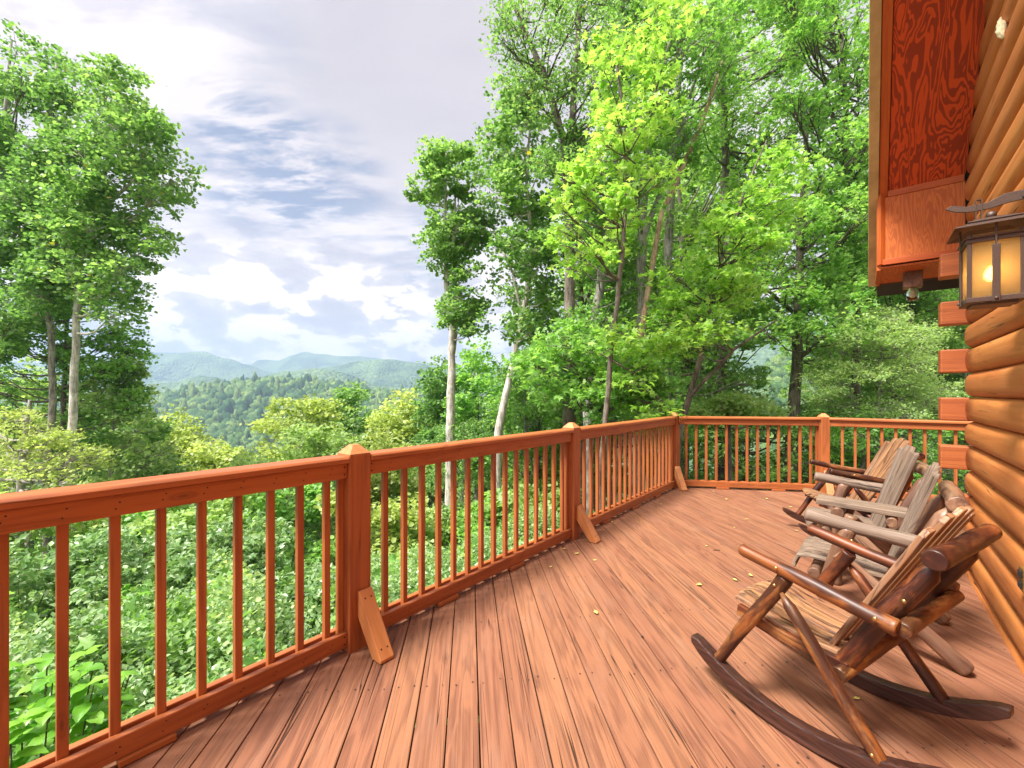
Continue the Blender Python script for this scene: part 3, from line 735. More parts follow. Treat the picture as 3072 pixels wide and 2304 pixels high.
bm = bmesh.new(); add_tube(bm, [(0, 0, 0, 0.02), (0.03, 0, 0, 0.02)], 10, M=Matrix.Translation((W / 2, W / 2, zt + 0.128)) @ Matrix.Rotation(R(-90), 4, 'Y')); lp(bm, 'finial', M_bronze, 0)

# ------------------------------------------------------------------ jar light under the eave
JB = SC(5.61, 0.355, ZL - 0.036)
jar = empty('jar_light', JB, 0, 'clear glass jar light under a wooden block hanging from the eave', 'eave light')
Mj = Matrix((d2, outw(d2), Vector((0, 0, 1)))).transposed().to_4x4()
bm = bmesh.new(); add_box(bm, (-0.085, -0.085, -0.016), (0.085, 0.085, -0.001)); bm_obj('mount_plate', bm, M_trim, jar, Mj, bevel=0.003)
bm = bmesh.new(); add_box(bm, (-0.068, -0.068, -0.165), (0.068, 0.068, -0.0165)); bm_obj('wood_block', bm, M_brownlog, jar, Mj, bevel=0.006)
mgj, tj, bj, oj = new_mat('clear_glass'); bj.inputs['Base Color'].default_value = (0.93, 0.97, 0.95, 1); bj.inputs['Roughness'].default_value = 0.03
bj.inputs['Transmission Weight'].default_value = 1.0; bj.inputs['IOR'].default_value = 1.18
bm = bmesh.new(); pr = [(0.166, 0.034), (0.185, 0.034), (0.20, 0.045), (0.27, 0.045), (0.285, 0.038)]
add_tube(bm, [(x, 0, 0, r) for x, r in pr], 20, M=Mj @ Matrix.Rotation(R(90), 4, 'Y'))
add_tube(bm, [(x, 0, 0, r - 0.004) for x, r in pr[:-1]] + [(0.281, 0, 0, 0.03)], 20, M=Mj @ Matrix.Rotation(R(90), 4, 'Y'))
bm_obj('glass_jar', bm, mgj, jar, None)
bm = bmesh.new(); add_tube(bm, [(0.168, 0, 0, 0.012), (0.19, 0, 0, 0.012), (0.21, 0, 0, 0.02), (0.24, 0, 0, 0.022), (0.255, 0, 0, 0.01)], 12, M=Mj @ Matrix.Rotation(R(90), 4, 'Y')); bm_obj('bulb', bm, M_foam, jar, None)

# ------------------------------------------------------------------ outlet on the wall at the right edge
oc = ray(3066, 1738, 1.0); tt = (CW - 0.048) / oc.dot(n2); oc = Vector((oc.x * tt, oc.y * tt, EYE + (oc.z - EYE) * tt))
outl = empty('wall_outlet', oc, 0, 'small brass and black outdoor outlet low on the log wall', 'outlet')
Mo = Matrix((d2, -n2, Vector((0, 0, 1)))).transposed().to_4x4()
bm = bmesh.new(); add_box(bm, (-0.045, -0.03, -0.06), (0.045, 0.004, 0.06)); bm_obj('cover_plate', bm, M_brass, outl, Mo, bevel=0.004)
for z in (-0.028, 0.028):
    bm = bmesh.new(); add_box(bm, (-0.025, 0.0045, z - 0.017), (0.025, 0.012, z + 0.017)); bm_obj('socket', bm, M_dark, outl, Mo, bevel=0.003)

# ================================================================== ROCKING CHAIRS
def to_uvz(u, v, z): return Vector((-v * -1.0, u, z))   # local x = right side (v), y = forward (u)
def slat(bm, pts, widths, th, nrm_up=True):
    """board following centre line pts (u, v, z) with half width direction roughly v; pts list, widths list"""
    top = []; 
    n = len(pts)
    for i, (p, w_) in enumerate(zip(pts, widths)):
        a = Vector(pts[max(i - 1, 0)]); b_ = Vector(pts[min(i + 1, n - 1)]); tdir = (b_ - a).normalized()
        side = Vector((1, 0, 0)); side = (side - tdir * side.dot(tdir)).normalized(); nr = side.cross(tdir).normalized()
        p = Vector(p)
        top.append([p + side * w_ / 2 + nr * th / 2, p - side * w_ / 2 + nr * th / 2, p - side * w_ / 2 - nr * th / 2, p + side * w_ / 2 - nr * th / 2])
    rings = [[bm.verts.new(q) for q in r] for r in top]
    for a, b_ in zip(rings, rings[1:]):
        for i in range(4): bm.faces.new((a[i], b_[i], b_[(i + 1) % 4], a[(i + 1) % 4]))
    bm.faces.new(rings[0][::-1]); bm.faces.new(rings[-1])
def slat_obj(name, pts, widths, th, mat, parent, bevel=0.004):
    """world grain along local X: build in a frame following the board"""
    P = [Vector((v, u, z)) for (u, v, z) in pts]
    M, L = frame_x(P[0], P[-1]); Mi = M.inverted(); bm = bmesh.new(); slat(bm, P, widths, th); bm.transform(Mi)
    return bm_obj(name, bm, mat, parent, M, bevel=bevel)
def V(u, v, z): return (v, u, z)
def chair_seat(root, mat, hw=0.245, n=6, front=0.33, flip=0.02, name='seat_slat', grey=False):
    for i in range(n):
        f_ = (i + 0.5) / n * 2 - 1; v = f_ * hw
        vr = f_ * hw * 0.92
        if grey: pts = [(-0.15, vr, 0.39), (0.0, v, 0.412), (0.18, v, 0.432), (0.27, v, 0.437), (0.315, v, 0.425), (0.335, v, 0.385), (0.338, v, 0.345)]
        else: pts = [(-0.15, vr, 0.392), (-0.03, vr, 0.392), (0.10, v, 0.41), (0.22, v, 0.447), (0.29, v, 0.458), (0.34 - 0.05 * f_ * f_, v * 1.05, 0.445)]
        wd = [2 * hw / n * 0.74 * (0.92 if j < 2 else 1.0) for j in range(len(pts))]
        slat_obj(name, pts, wd, 0.019, mat, root)
def make_rocker(label):
    root = empty('rocking_chair', (0, 0, 0), 0, label, 'rocking chair', 'log rocking chairs on the deck')
    for sd_ in (-1, 1):
        v = 0.322 * sd_
        # runner: curved plank
        Mr, L = frame_x(V(0.46, v, 0.16), V(-0.52, v, 0.16)); Mi = Mr.inverted(); bm = bmesh.new(); rings = []
        N = 26
        for i in range(N + 1):
            u = 0.475 - i / N * (0.475 + 0.545); zb_ = 0.60 * (u + 0.033) ** 2 + 0.001
            th = 0.072 if 1 < i < N - 1 else (0.036 if i in (0, N) else 0.062)
            dz = 0.0 if 1 < i < N - 1 else (0.017 if i in (0, N) else 0.006)
            rings.append([bm.verts.new(Mi @ Vector(V(u, v + a * 0.029, zb_ + dz + b_ * th))) for a, b_ in ((-1, 0), (1, 0), (1, 1), (-1, 1))])
        for a, b_ in zip(rings, rings[1:]):
            for k in range(4): bm.faces.new((a[k], b_[k], b_[(k + 1) % 4], a[(k + 1) % 4]))
        bm.faces.new(rings[0][::-1]); bm.faces.new(rings[-1])
        bm_obj('runner', bm, M_runner, root, Mr, bevel=0.006)
        log_part('front_leg', V(0.335, v * 0.985, 0.145), V(0.015, v * 0.93, 0.675), 0.026, 0.034, M_chair, root, 11 + sd_)
        log_part('rear_leg', V(0.025, v * 1.0, 0.605), V(-0.345, v * 1.0, 0.10), 0.025, 0.027, M_chair, root, 21 + sd_, point0=1)
        log_part('arm', V(0.215, v * 0.98, 0.742), V(-0.385, v * 0.97, 0.632), 0.028, 0.032, M_chair, root, 31 + sd_)
        log_part('back_post', V(-0.165, 0.214 * sd_, 0.355), V(-0.468, 0.214 * sd_, 0.885), 0.036, 0.037, M_chair, root, 41 + sd_, point1=1)
        for (u, v_, z) in ((0.03, v * 1.11, 0.72), (-0.33, v * 1.105, 0.655), (0.05, v * 1.03, 0.63), (-0.32, v * 1.09, 0.135), (-0.385, 0.262 * sd_, 0.72)):
            bm = bmesh.new(); bmesh.ops.create_uvsphere(bm, u_segments=8, v_segments=5, radius=0.008, matrix=Matrix.Translation(V(u, v_, z)) @ Matrix.Scale(0.5, 4, (1, 0, 0)))
            bm_obj('bolt', bm, M_brass, root, smooth=True)
    log_part('top_log', V(-0.485, -0.315, 0.915), V(-0.485, 0.315, 0.915), 0.038, 0.036, M_chair, root, 51)
    log_part('cross_log', V(-0.395, -0.30, 0.625), V(-0.375, 0.345, 0.60), 0.029, 0.025, M_chair, root, 52)
    log_part('cross_log', V(-0.185, -0.30, 0.345), V(-0.185, 0.30, 0.345), 0.031, 0.029, M_chair, root, 53)
    log_part('cross_log', V(0.21, -0.31, 0.375), V(0.21, 0.31, 0.375), 0.027, 0.027, M_chair, root, 54)
    for sd_ in (-1, 1):
        slat_obj('seat_rail', [(0.28, 0.235 * sd_, 0.405), (0.05, 0.235 * sd_, 0.365), (-0.20, 0.235 * sd_, 0.355)], [0.03] * 3, 0.055, M_chair, root)
    chair_seat(root, M_slat)
    # fan back, slats in front of the posts
    n = 5
    for i in range(n):
        f_ = i / (n - 1) * 2 - 1
        b0 = (-0.108, f_ * 0.155, 0.395); topz = 1.055 - 0.055 * f_ * f_
        tt_ = (topz - 0.395) / 0.66; b1 = (-0.108 - 0.372 * tt_, f_ * 0.225, topz)
        mid = tuple((a + b_) / 2 for a, b_ in zip(b0, b1))
        pts = [b0, mid, tuple(m + (b_ - m) * 0.93 for m, b_ in zip(mid, b1)), b1]
        slat_obj('back_slat', pts, [0.056, 0.070, 0.078, 0.050], 0.022, M_slat, root)
    return root
rc = make_rocker('dark glossy log rocking chair nearest the camera, facing the railing')
rc.location = (1.495, 2.095, 0.003); rc.rotation_euler = (0, 0, 0.528)
rc2 = copy_tree(rc); rc2.location = (3.395, 4.462, 0.003); rc2.rotation_euler = (0, 0, 1.227)
rc2['label'] = 'farther log rocking chair with sunlit fan back, in front of the far railing corner'

# ------------------------------------------------------------------ double log seat with shared table
ben = empty('log_double_seat', (2.6, 3.3, 0), 0, 'weathered grey double log seat with a shared plank table, between the two rockers', 'double seat')
def sub_frame(ox, oy, yaw):
    e = Matrix.Translation((ox - 2.6, oy - 3.3, 0)) @ Matrix.Rotation(yaw, 4, 'Z'); return e
def place(objs, E):
    for o in objs: o.matrix_basis = E @ o.matrix_basis
def kids(): return set(ben.children)
near = sub_frame(2.286, 2.865, R(49)); far = sub_frame(2.92, 3.72, R(60))
for E, arm_v, nm in ((near, -0.31, 0), (far, 0.27, 1)):
    before = kids()
    chair_seat(ben, M_grey, 0.245, 7, grey=True)
    n = 4
    for i in range(n):
        f_ = i / (n - 1) * 2 - 1
        topz = 1.08 - 0.05 * abs(f_) ** 2
        slat_obj('back_slat', [(-0.13, f_ * 0.16, 0.36), (-0.24, f_ * 0.18, 0.71), (-0.345, f_ * 0.2, 1.03), (-0.362, f_ * 0.2, topz)], [0.068, 0.076, 0.082, 0.050], 0.026, M_grey, ben)
    for v in (-0.21, 0.21):
        log_part('back_post', V(-0.17, v, 0.30), V(-0.405, v, 0.86), 0.045, 0.048, M_brownlog, ben, 61 + nm + int(v * 10), point1=1)
    log_part('top_log', V(-0.425, -0.30, 0.895), V(-0.425, 0.30, 0.895), 0.046, 0.046, M_brownlog, ben, 63 + nm)
    log_part('cross_log', V(-0.19, -0.30, 0.335), V(-0.19, 0.30, 0.335), 0.034, 0.034, M_brownlog, ben, 64 + nm)
    log_part('cross_log', V(0.22, -0.30, 0.355), V(0.22, 0.30, 0.355), 0.034, 0.034, M_brownlog, ben, 65 + nm)
    sg = 1 if arm_v > 0 else -1
    log_part('arm', V(0.26, arm_v, 0.725), V(-0.36, arm_v, 0.64), 0.040, 0.044, M_grey, ben, 66 + nm, bow=0.006)
    log_part('front_leg', V(0.26, arm_v, 0.006), V(0.04, arm_v * 0.98, 0.675), 0.042, 0.042, M_brownlog, ben, 67 + nm)
    log_part('rear_leg', V(0.10, arm_v * 1.08, 0.52), V(-0.46, arm_v * 1.04, 0.025), 0.036, 0.042, M_brownlog, ben, 68 + nm)
    log_part('front_leg', V(0.24, -arm_v, 0.006), V(0.06, -arm_v, 0.62), 0.042, 0.040, M_brownlog, ben, 69 + nm)
    log_part('rear_leg', V(0.06, -arm_v * 1.08, 0.50), V(-0.42, -arm_v * 1.04, 0.025), 0.036, 0.042, M_brownlog, ben, 70 + nm)
    place(kids() - before, E)
# table planks between
A = ray(2448, 1501, 3.43); B = ray(2700, 1543, 3.08)
A = Vector((2.386, 3.43, 0)); B = Vector((2.80, 3.08, 0)); dirt = (B - A).normalized(); prp = Vector((-dirt.y, dirt.x, 0))
for i in range(2):
    o_ = prp * (0.055 + 0.112 * i) + Vector((-2.6, -3.3, 0))
    beam('table_plank', A + o_ + Vector((0, 0, 0.652)), B + o_ + Vector((0, 0, 0.632)), 0.106, 0.040, M_grey, ben, 0.005)
log_part('table_support', A + dirt * 0.14 - prp * 0.03 + Vector((-2.6, -3.3, 0.590)), A + dirt * 0.14 + prp * 0.27 + Vector((-2.6, -3.3, 0.590)), 0.04, 0.04, M_brownlog, ben, 80)
log_part('table_support', A + dirt * 0.45 - prp * 0.03 + Vector((-2.6, -3.3, 0.575)), A + dirt * 0.45 + prp * 0.27 + Vector((-2.6, -3.3, 0.575)), 0.035, 0.035, M_brownlog, ben, 81)
log_part('table_leg', A + dirt * 0.12 + prp * 0.11 + Vector((-2.6, -3.3, 0.004)), A + dirt * 0.14 + prp * 0.11 + Vector((-2.6, -3.3, 0.55)), 0.04, 0.038, M_brownlog, ben, 82)

# ------------------------------------------------------------------ litter on the deck
M_leafy = plain('fallen_leaf', (0.55, 0.50, 0.14), 0.6, 0, 0.3, 0.3, 90)
M_twig = plain('twig', (0.06, 0.035, 0.02), 0.8)
def leaf_mesh(seed):
    r = random.Random(seed); bm = bmesh.new(); N = 7; L = 0.038; rows = []
    for i in range(N):
        t_ = i / (N - 1); w_ = 0.011 * math.sin(math.pi * min(1, t_ * 0.92 + 0.06)) ** 0.8
        x = (t_ - 0.5) * L; z = 0.004 + 0.006 * (2 * t_ - 1) ** 2 * r.uniform(0.4, 1.4)
        rows.append([bm.verts.new((x, -w_, z + 0.006 * w_ / 0.011)), bm.verts.new((x, 0, z)), bm.verts.new((x, w_, z + 0.005 * w_ / 0.011))])
    for a, b_ in zip(rows, rows[1:]):
        for k in range(2): bm.faces.new((a[k], b_[k], b_[k + 1], a[k + 1]))
    me = bpy.data.meshes.new('fallen_leaf'); bm.to_mesh(me); bm.free(); me.materials.append(M_leafy); return me
lm = [leaf_mesh(i) for i in range(4)]
spots = [(2097, 1757), (2205, 1743), (2252, 1730), (2570, 2100), (2389, 1594), (2203, 1584), (1784, 1683), (1730, 1663), (1693, 1648), (1787, 1841), (1836, 1568), (1983, 1513),
         (1652, 1703), (2097, 1758), (2120, 1640), (2240, 1560), (2180, 1500), (2372, 1523), (2812, 1601), (2300, 1498), (1860, 1530), (2140, 1475)]
LEAFLAB = ['dry leaf left of the seat tip of the nearest rocking chair', 'dry leaf just above the front of the nearest chair seat', 'dry leaf touching the front edge of the grey seat view',
 'pale leaf between the runners of the nearest rocking chair', 'small leaf in front of the far rocking chair runner', 'small leaf in the open sunny deck left of the far rocker',
 'dry leaf on the boards right of the middle post', 'dry leaf on a board end below the middle post', 'dry leaf close under the bottom rail by the middle post',
 'lone yellow leaf in the middle of the left deck boards', 'yellow leaf beside the third railing run', 'tiny leaf near the railing corner post', 'leaf left of the middle brace on the long boards',
 'second of two leaves left of the nearest seat tip', 'leaf above the dark twig', 'leaf between the twig and the far rocker', 'leaf midway between corner post and far rocker',
 'leaf beside the far rocking chair front leg', 'leaf on the deck behind the chairs near the cabin corner', 'leaf below the far railing run', 'leaf on the bright boards right of the third run', 'leaf centred below the far railing']
rr = random.Random(5)
for i, (px_, py_) in enumerate(spots):
    o = bpy.data.objects.new('fallen_leaf', lm[i % 4]); col.objects.link(o)
    o.location = on_floor(px_, py_) + Vector((0, 0, 0.002)); o.rotation_euler = (0, 0, rr.uniform(0, 6.28)); s = rr.uniform(0.7, 1.25); o.scale = (s, s, s)
    setp(o, LEAFLAB[i], 'leaf', 'fallen leaves on the deck')
bm = bmesh.new(); add_tube(bm, [(0, 0, 0.005, 0.003), (0.03, 0.004, 0.007, 0.004), (0.06, 0, 0.005, 0.003)], 7)
tw = bm_obj('twig', bm, M_twig, None, Matrix.Translation(on_floor(2140, 1652))); setp(tw, 'short dark twig on the open deck boards', 'twig')
bm = bmesh.new(); bmesh.ops.create_icosphere(bm, subdivisions=2, radius=0.008, matrix=Matrix.Translation((0, 0, 0.008)))
for v in bm.verts: v.co.z *= 0.8; v.co += Vector((noise.noise(v.co * 300), noise.noise(v.co * 333 + Vector((5, 1, 1))), 0)) * 0.003
sdp = bm_obj('seed_pod', bm, M_twig, None, Matrix.Translation(on_floor(1926, 1912)), smooth=True); setp(sdp, 'tiny dark seed pod in the middle of the deck', 'seed pod')

# ================================================================== TERRAIN
def sp(x, k=2.0): return np.logaddexp(0, x / k) * k
VX, VY = -0.44, 0.90
def ground(x, y):
    x = np.asarray(x, dtype=float); y = np.asarray(y, dtype=float)
    a = VX * x + VY * y
    ang = np.arctan2(x, np.maximum(y, 0.01))
    wr = 1 / (1 + np.exp(-(ang - 0.22) / 0.10))
    kk = 0.50 * (1 - wr) + 0.13 * wr
    r_ = np.sqrt(x * x + y * y)
    fall = kk * sp(a - 8.5, 1.5) + wr * 0.35 * sp(r_ - 32, 4.0)
    fall = 78 * (1 - np.exp(-fall / 78 * 1.15))
    nz = 0.25 * np.sin(x * 0.9 + 1) * np.cos(y * 0.7) + 0.12 * np.sin(x * 2.3 + y * 1.9)
    return -1.75 - fall + nz * np.clip(r_ / 12, 0.3, 1.5)
nr, na = 150, 220
rad = np.concatenate([[0.0], np.geomspace(1.0, 4000, nr - 1)])
angs = np.linspace(0, 2 * np.pi, na, endpoint=False)
RR, AA = np.meshgrid(rad, angs, indexing='ij'); X = RR * np.sin(AA); Y = RR * np.cos(AA); Zg = ground(X, Y)
verts = np.stack([X, Y, Zg], -1).reshape(-1, 3)
i, j = np.meshgrid(np.arange(nr - 1), np.arange(na), indexing='ij'); j2 = (j + 1) % na
faces = np.stack([i * na + j, (i + 1) * na + j, (i + 1) * na + j2, i * na + j2], -1).reshape(-1, 4)
mgd, tgd, bgd, ogd = new_mat('forest_floor')
tcd = tgd.add('ShaderNodeTexCoord'); n1 = tgd.noise(tcd.outputs['Object'], 0.8, 8, 0.65); n2_ = tgd.noise(tcd.outputs['Object'], 0.012, 8, 0.7)
cgd = tgd.mix(tgd.ramp(n1, [(0.35, 0.0), (0.65, 1.0)]), (0.035, 0.045, 0.018), (0.07, 0.13, 0.03))
cgd = tgd.mix(tgd.ramp(n2_, [(0.4, 0.0), (0.6, 0.6)]), cgd, (0.08, 0.15, 0.045))
tgd.link(cgd, bgd.inputs['Base Color']); bgd.inputs['Roughness'].default_value = 0.95; bgd.inputs['Specular IOR Level'].default_value = 0.1
me = np_mesh('ground', verts, faces.ravel(), np.full(len(faces), 4)); gr = mesh_obj('ground', me, mgd, smooth=True); setp(gr, kind='structure')

# ridges: crest line given by bearing (px) and angular height (py), real distance D
mh, th_, bh, oh = new_mat('wooded_hillside')
tch = th_.add('ShaderNodeTexCoord')
vo = th_.add('ShaderNodeTexVoronoi'); vo.inputs['Scale'].default_value = 0.09; th_.link(tch.outputs['Object'], vo.inputs['Vector'])
nh = th_.noise(tch.outputs['Object'], 0.007, 7, 0.6); nh2 = th_.noise(tch.outputs['Object'], 0.09, 5, 0.7)
ch = th_.mix(th_.ramp(nh, [(0.35, 0.0), (0.62, 1.0)]), (0.035, 0.085, 0.045), (0.17, 0.26, 0.10))  # paler noise patches put sun-lit slopes into the hillside colour
ch = th_.mix(th_.ramp(nh2, [(0.40, 0.6), (0.60, 0.0)]), ch, (0.02, 0.05, 0.03))
th_.link(ch, bh.inputs['Base Color']); bh.inputs['Roughness'].default_value = 0.9; bh.inputs['Specular IOR Level'].default_value = 0.1
bph = th_.add('ShaderNodeBump'); bph.inputs['Strength'].default_value = 1.0; bph.inputs['Distance'].default_value = 9.0
th_.link(th_.math('SUBTRACT', 1.0, vo.outputs['Distance']), bph.inputs['Height']); th_.link(bph.outputs[0], bh.inputs['Normal'])
rng = np.random.default_rng(11)
def fbm(x, y, f, oct_=5, seed=0):
    r = np.random.default_rng(seed); s = 0; a = 1.0
    for o_ in range(oct_):
        for k in range(3):
            th = r.uniform(0, np.pi); s = s + a * np.sin((x * np.cos(th) + y * np.sin(th)) * f * r.uniform(0.8, 1.3) + r.uniform(0, 6.28)) / 3
        f *= 2.0; a *= 0.5
    return s
def ridge_height(crest, D, depth, px_, t, zfloor):
    """t in -1..1 across (−1 towards us), returns distance scale and z"""
    cx_ = np.array([c[0] for c in crest]); cy_ = np.array([c[1] for c in crest])
    zc = EYE + (HY - np.interp(px_, cx_, cy_)) / F_PX * D
    return zc
def ridge(name, crest, D, depth, zfloor, amp, seed, nx=220, ny=70, gully=1.0):
    px0, px1 = crest[0][0], crest[-1][0]
    pxs = np.linspace(px0, px1, nx); t = np.linspace(-1, 1, ny)
    PX, T = np.meshgrid(pxs, t, indexing='ij')
    zc = ridge_height(crest, D, depth, PX, T, zfloor)
    fall = np.abs(T) ** 1.15
    Yd = D + T * depth; Xd = (PX - CX) / F_PX * D * (1 + 0.35 * T * depth / D)
    g = np.abs(fbm(Xd, Yd * 0.35, 2 * np.pi / (depth * 0.9), 4, seed)) * amp * gully
    zv = zc - (zc - zfloor) * fall - g * np.clip(np.abs(T) * 2.2, 0, 1) + fbm(Xd, Yd, 2 * np.pi / (depth * 0.25), 3, seed + 5) * amp * 0.05
    verts = np.stack([Xd, Yd, zv], -1).reshape(-1, 3)
    i, j = np.meshgrid(np.arange(nx - 1), np.arange(ny - 1), indexing='ij')
    f = np.stack([i * ny + j, (i + 1) * ny + j, (i + 1) * ny + j + 1, i * ny + j + 1], -1).reshape(-1, 4)
    me = np_mesh(name, verts, f.ravel(), np.full(len(f), 4)); o = mesh_obj(name, me, mh, smooth=True); setp(o, kind='structure')
    return o, (Xd, Yd, zv)
ridge('hills', [(-1500, 1120), (-600, 1075), (0, 1100), (756, 1092), (777, 1077), (842, 1080), (875, 1067), (913, 1057), (978, 1061), (1032, 1069), (1087, 1069), (1168, 1076), (1277, 1089), (1400, 1105), (1700, 1095), (2200, 1070), (3000, 1080), (4500, 1110)], 2900, 700, -90, 150, 1, 360)
ridge('hills', [(-900, 1130), (-300, 1090), (100, 1085), (300, 1100), (360, 1085), (430, 1060), (490, 1054), (560, 1054), (625, 1057), (680, 1073), (761, 1097), (840, 1125), (1000, 1160)], 2250, 650, -90, 130, 2, 260)
ridge('hills', [(800, 1140), (940, 1108), (1005, 1093), (1087, 1083), (1141, 1078), (1179, 1075), (1222, 1082), (1277, 1092), (1340, 1113), (1450, 1110), (1700, 1080), (2100, 1040), (2600, 1000), (3200, 960), (4200, 900)], 1800, 580, -90, 110, 3, 260)
ridge('hills', [(-700, 1150), (0, 1140), (300, 1160), (463, 1151), (539, 1144), (604, 1125), (647, 1130), (700, 1150), (810, 1124), (848, 1113), (924, 1107), (984, 1105), (1032, 1118), (1087, 1137), (1150, 1165), (1500, 1150), (2000, 1060), (2600, 960), (3300, 900)], 1250, 400, -90, 36, 4, 200)
rh, (RX, RY, RZ) = ridge('hills', [(-600, 1235), (0, 1235), (300, 1232), (441, 1222), (517, 1200), (625, 1175), (680, 1166), (788, 1157), (843, 1155), (897, 1162), (1005, 1165), (1060, 1173), (1114, 1190), (1222, 1194), (1277, 1190), (1500, 1220), (1900, 1230)], 760, 440, -74, 26, 6, 200)
rh2, (RX2, RY2, RZ2) = ridge('hills', [(1900, 1300), (2200, 1150), (2500, 1020), (2800, 930), (3200, 900), (3900, 880)], 420, 260, -50, 16, 9, 120)
# canopy on the near ridges: one mass of tree crowns
def canopy(name, RX, RY, RZ, count, r_rng, seed, label, pxlim):
    rg = np.random.default_rng(seed); nx, ny = RX.shape
    bm = bmesh.new(); bmesh.ops.create_icosphere(bm, subdivisions=2, radius=1.0)
    tv = np.array([v.co[:] for v in bm.verts]); tf = np.array([[v.index for v in f.verts] for f in bm.faces]); bm.free()
    vs = []; fs = []; base = 0
    fi = rg.uniform(0, nx - 1.001, count * 3); fj = rg.uniform(0, ny * 0.62, count * 3)
    i0 = fi.astype(int); j0 = fj.astype(int); a = fi - i0; b = fj - j0
    def lerp(G): return (G[i0, j0] * (1 - a) + G[i0 + 1, j0] * a) * (1 - b) + (G[i0, j0 + 1] * (1 - a) + G[i0 + 1, j0 + 1] * a) * b
    x = lerp(RX); y = lerp(RY); z = lerp(RZ); px_ = CX + x / y * F_PX
    ok = (px_ > pxlim[0]) & (px_ < pxlim[1]) & (z > ground(x, y) - 6); x, y, z = x[ok][:count], y[ok][:count], z[ok][:count]
    var = [tv * (1 + 0.13 * rg.standard_normal((len(tv), 1))) for _ in range(10)]
    for k in range(len(x)):
        r = rg.uniform(*r_rng) * (0.7 + 0.6 * y[k] / 760); hgt = r * rg.uniform(0.9, 1.5)
        if rg.random() < 0.16: r *= 0.55; hgt *= 1.5
        c, s = math.cos(k), math.sin(k); t_ = var[k % 10]
        q = np.stack([(t_[:, 0] * c - t_[:, 1] * s) * r + x[k], (t_[:, 0] * s + t_[:, 1] * c) * r + y[k], t_[:, 2] * hgt + z[k] + hgt * 0.4], -1)
        vs.append(q); fs.append(tf + base); base += len(tv)
    me = np_mesh(name, np.concatenate(vs), np.concatenate(fs).ravel(), np.full(sum(len(f) for f in fs), 3))
    o = mesh_obj(name, me, M_canopy, smooth=True); setp(o, label, 'forest', kind='stuff'); return o
M_canopy, tcn, bcn, ocn = new_mat('canopy_green')
gcn = tcn.add('ShaderNodeNewGeometry'); tcc = tcn.add('ShaderNodeTexCoord')
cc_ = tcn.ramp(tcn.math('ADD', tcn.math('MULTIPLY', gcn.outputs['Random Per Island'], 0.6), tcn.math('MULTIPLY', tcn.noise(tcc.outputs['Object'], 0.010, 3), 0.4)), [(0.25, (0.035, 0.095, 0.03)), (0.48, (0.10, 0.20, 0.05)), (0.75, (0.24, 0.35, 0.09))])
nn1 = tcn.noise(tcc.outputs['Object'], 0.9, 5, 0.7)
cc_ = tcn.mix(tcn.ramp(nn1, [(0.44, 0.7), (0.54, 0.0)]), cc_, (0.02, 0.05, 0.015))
tcn.link(cc_, bcn.inputs['Base Color']); bcn.inputs['Roughness'].default_value = 0.9; bcn.inputs['Specular IOR Level'].default_value = 0.1
bpc = tcn.add('ShaderNodeBump'); bpc.inputs['Distance'].default_value = 1.6; bpc.inputs['Strength'].default_value = 1.0; tcn.link(nn1, bpc.inputs['Height']); tcn.link(bpc.outputs[0], bcn.inputs['Normal'])
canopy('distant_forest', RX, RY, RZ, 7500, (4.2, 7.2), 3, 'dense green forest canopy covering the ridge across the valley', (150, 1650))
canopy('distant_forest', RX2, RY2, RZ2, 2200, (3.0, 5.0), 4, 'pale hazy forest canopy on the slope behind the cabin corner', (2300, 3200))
# valley floor trees between
nv = 3200; xv = rng.uniform(-330, 60, nv * 2); yv = rng.uniform(95, 420, nv * 2); zv = ground(xv, yv)
class G_: pass
def canopy_pts(name, x, y, z, r_rng, seed, label):
    rg = np.random.default_rng(seed); bm = bmesh.new(); bmesh.ops.create_icosphere(bm, subdivisions=2, radius=1.0)
    tv = np.array([v.co[:] for v in bm.verts]); tf = np.array([[v.index for v in f.verts] for f in bm.faces]); bm.free()
    vs = []; fs = []; base = 0; var = [tv * (1 + 0.18 * rg.standard_normal((len(tv), 1))) for _ in range(10)]
    for k in range(len(x)):
        r = rg.uniform(*r_rng); hgt = r * rg.uniform(1.0, 1.9); c, s = math.cos(k), math.sin(k); t_ = var[k % 10]
        q = np.stack([(t_[:, 0] * c - t_[:, 1] * s) * r + x[k], (t_[:, 0] * s + t_[:, 1] * c) * r + y[k], t_[:, 2] * hgt + z[k] + hgt * 0.7 + 2], -1)
        vs.append(q); fs.append(tf + base); base += len(tv)
    me = np_mesh(name, np.concatenate(vs), np.concatenate(fs).ravel(), np.full(sum(len(f) for f in fs), 3))
    o = mesh_obj(name, me, M_canopy); setp(o, label, 'forest', kind='stuff')
okv = (CX + xv / yv * F_PX > 150) & (CX + xv / yv * F_PX < 1650)
canopy_pts('valley_forest', xv[okv][:nv], yv[okv][:nv], zv[okv][:nv], (2.6, 4.6), 5, 'green treetops filling the valley floor below the ridge')

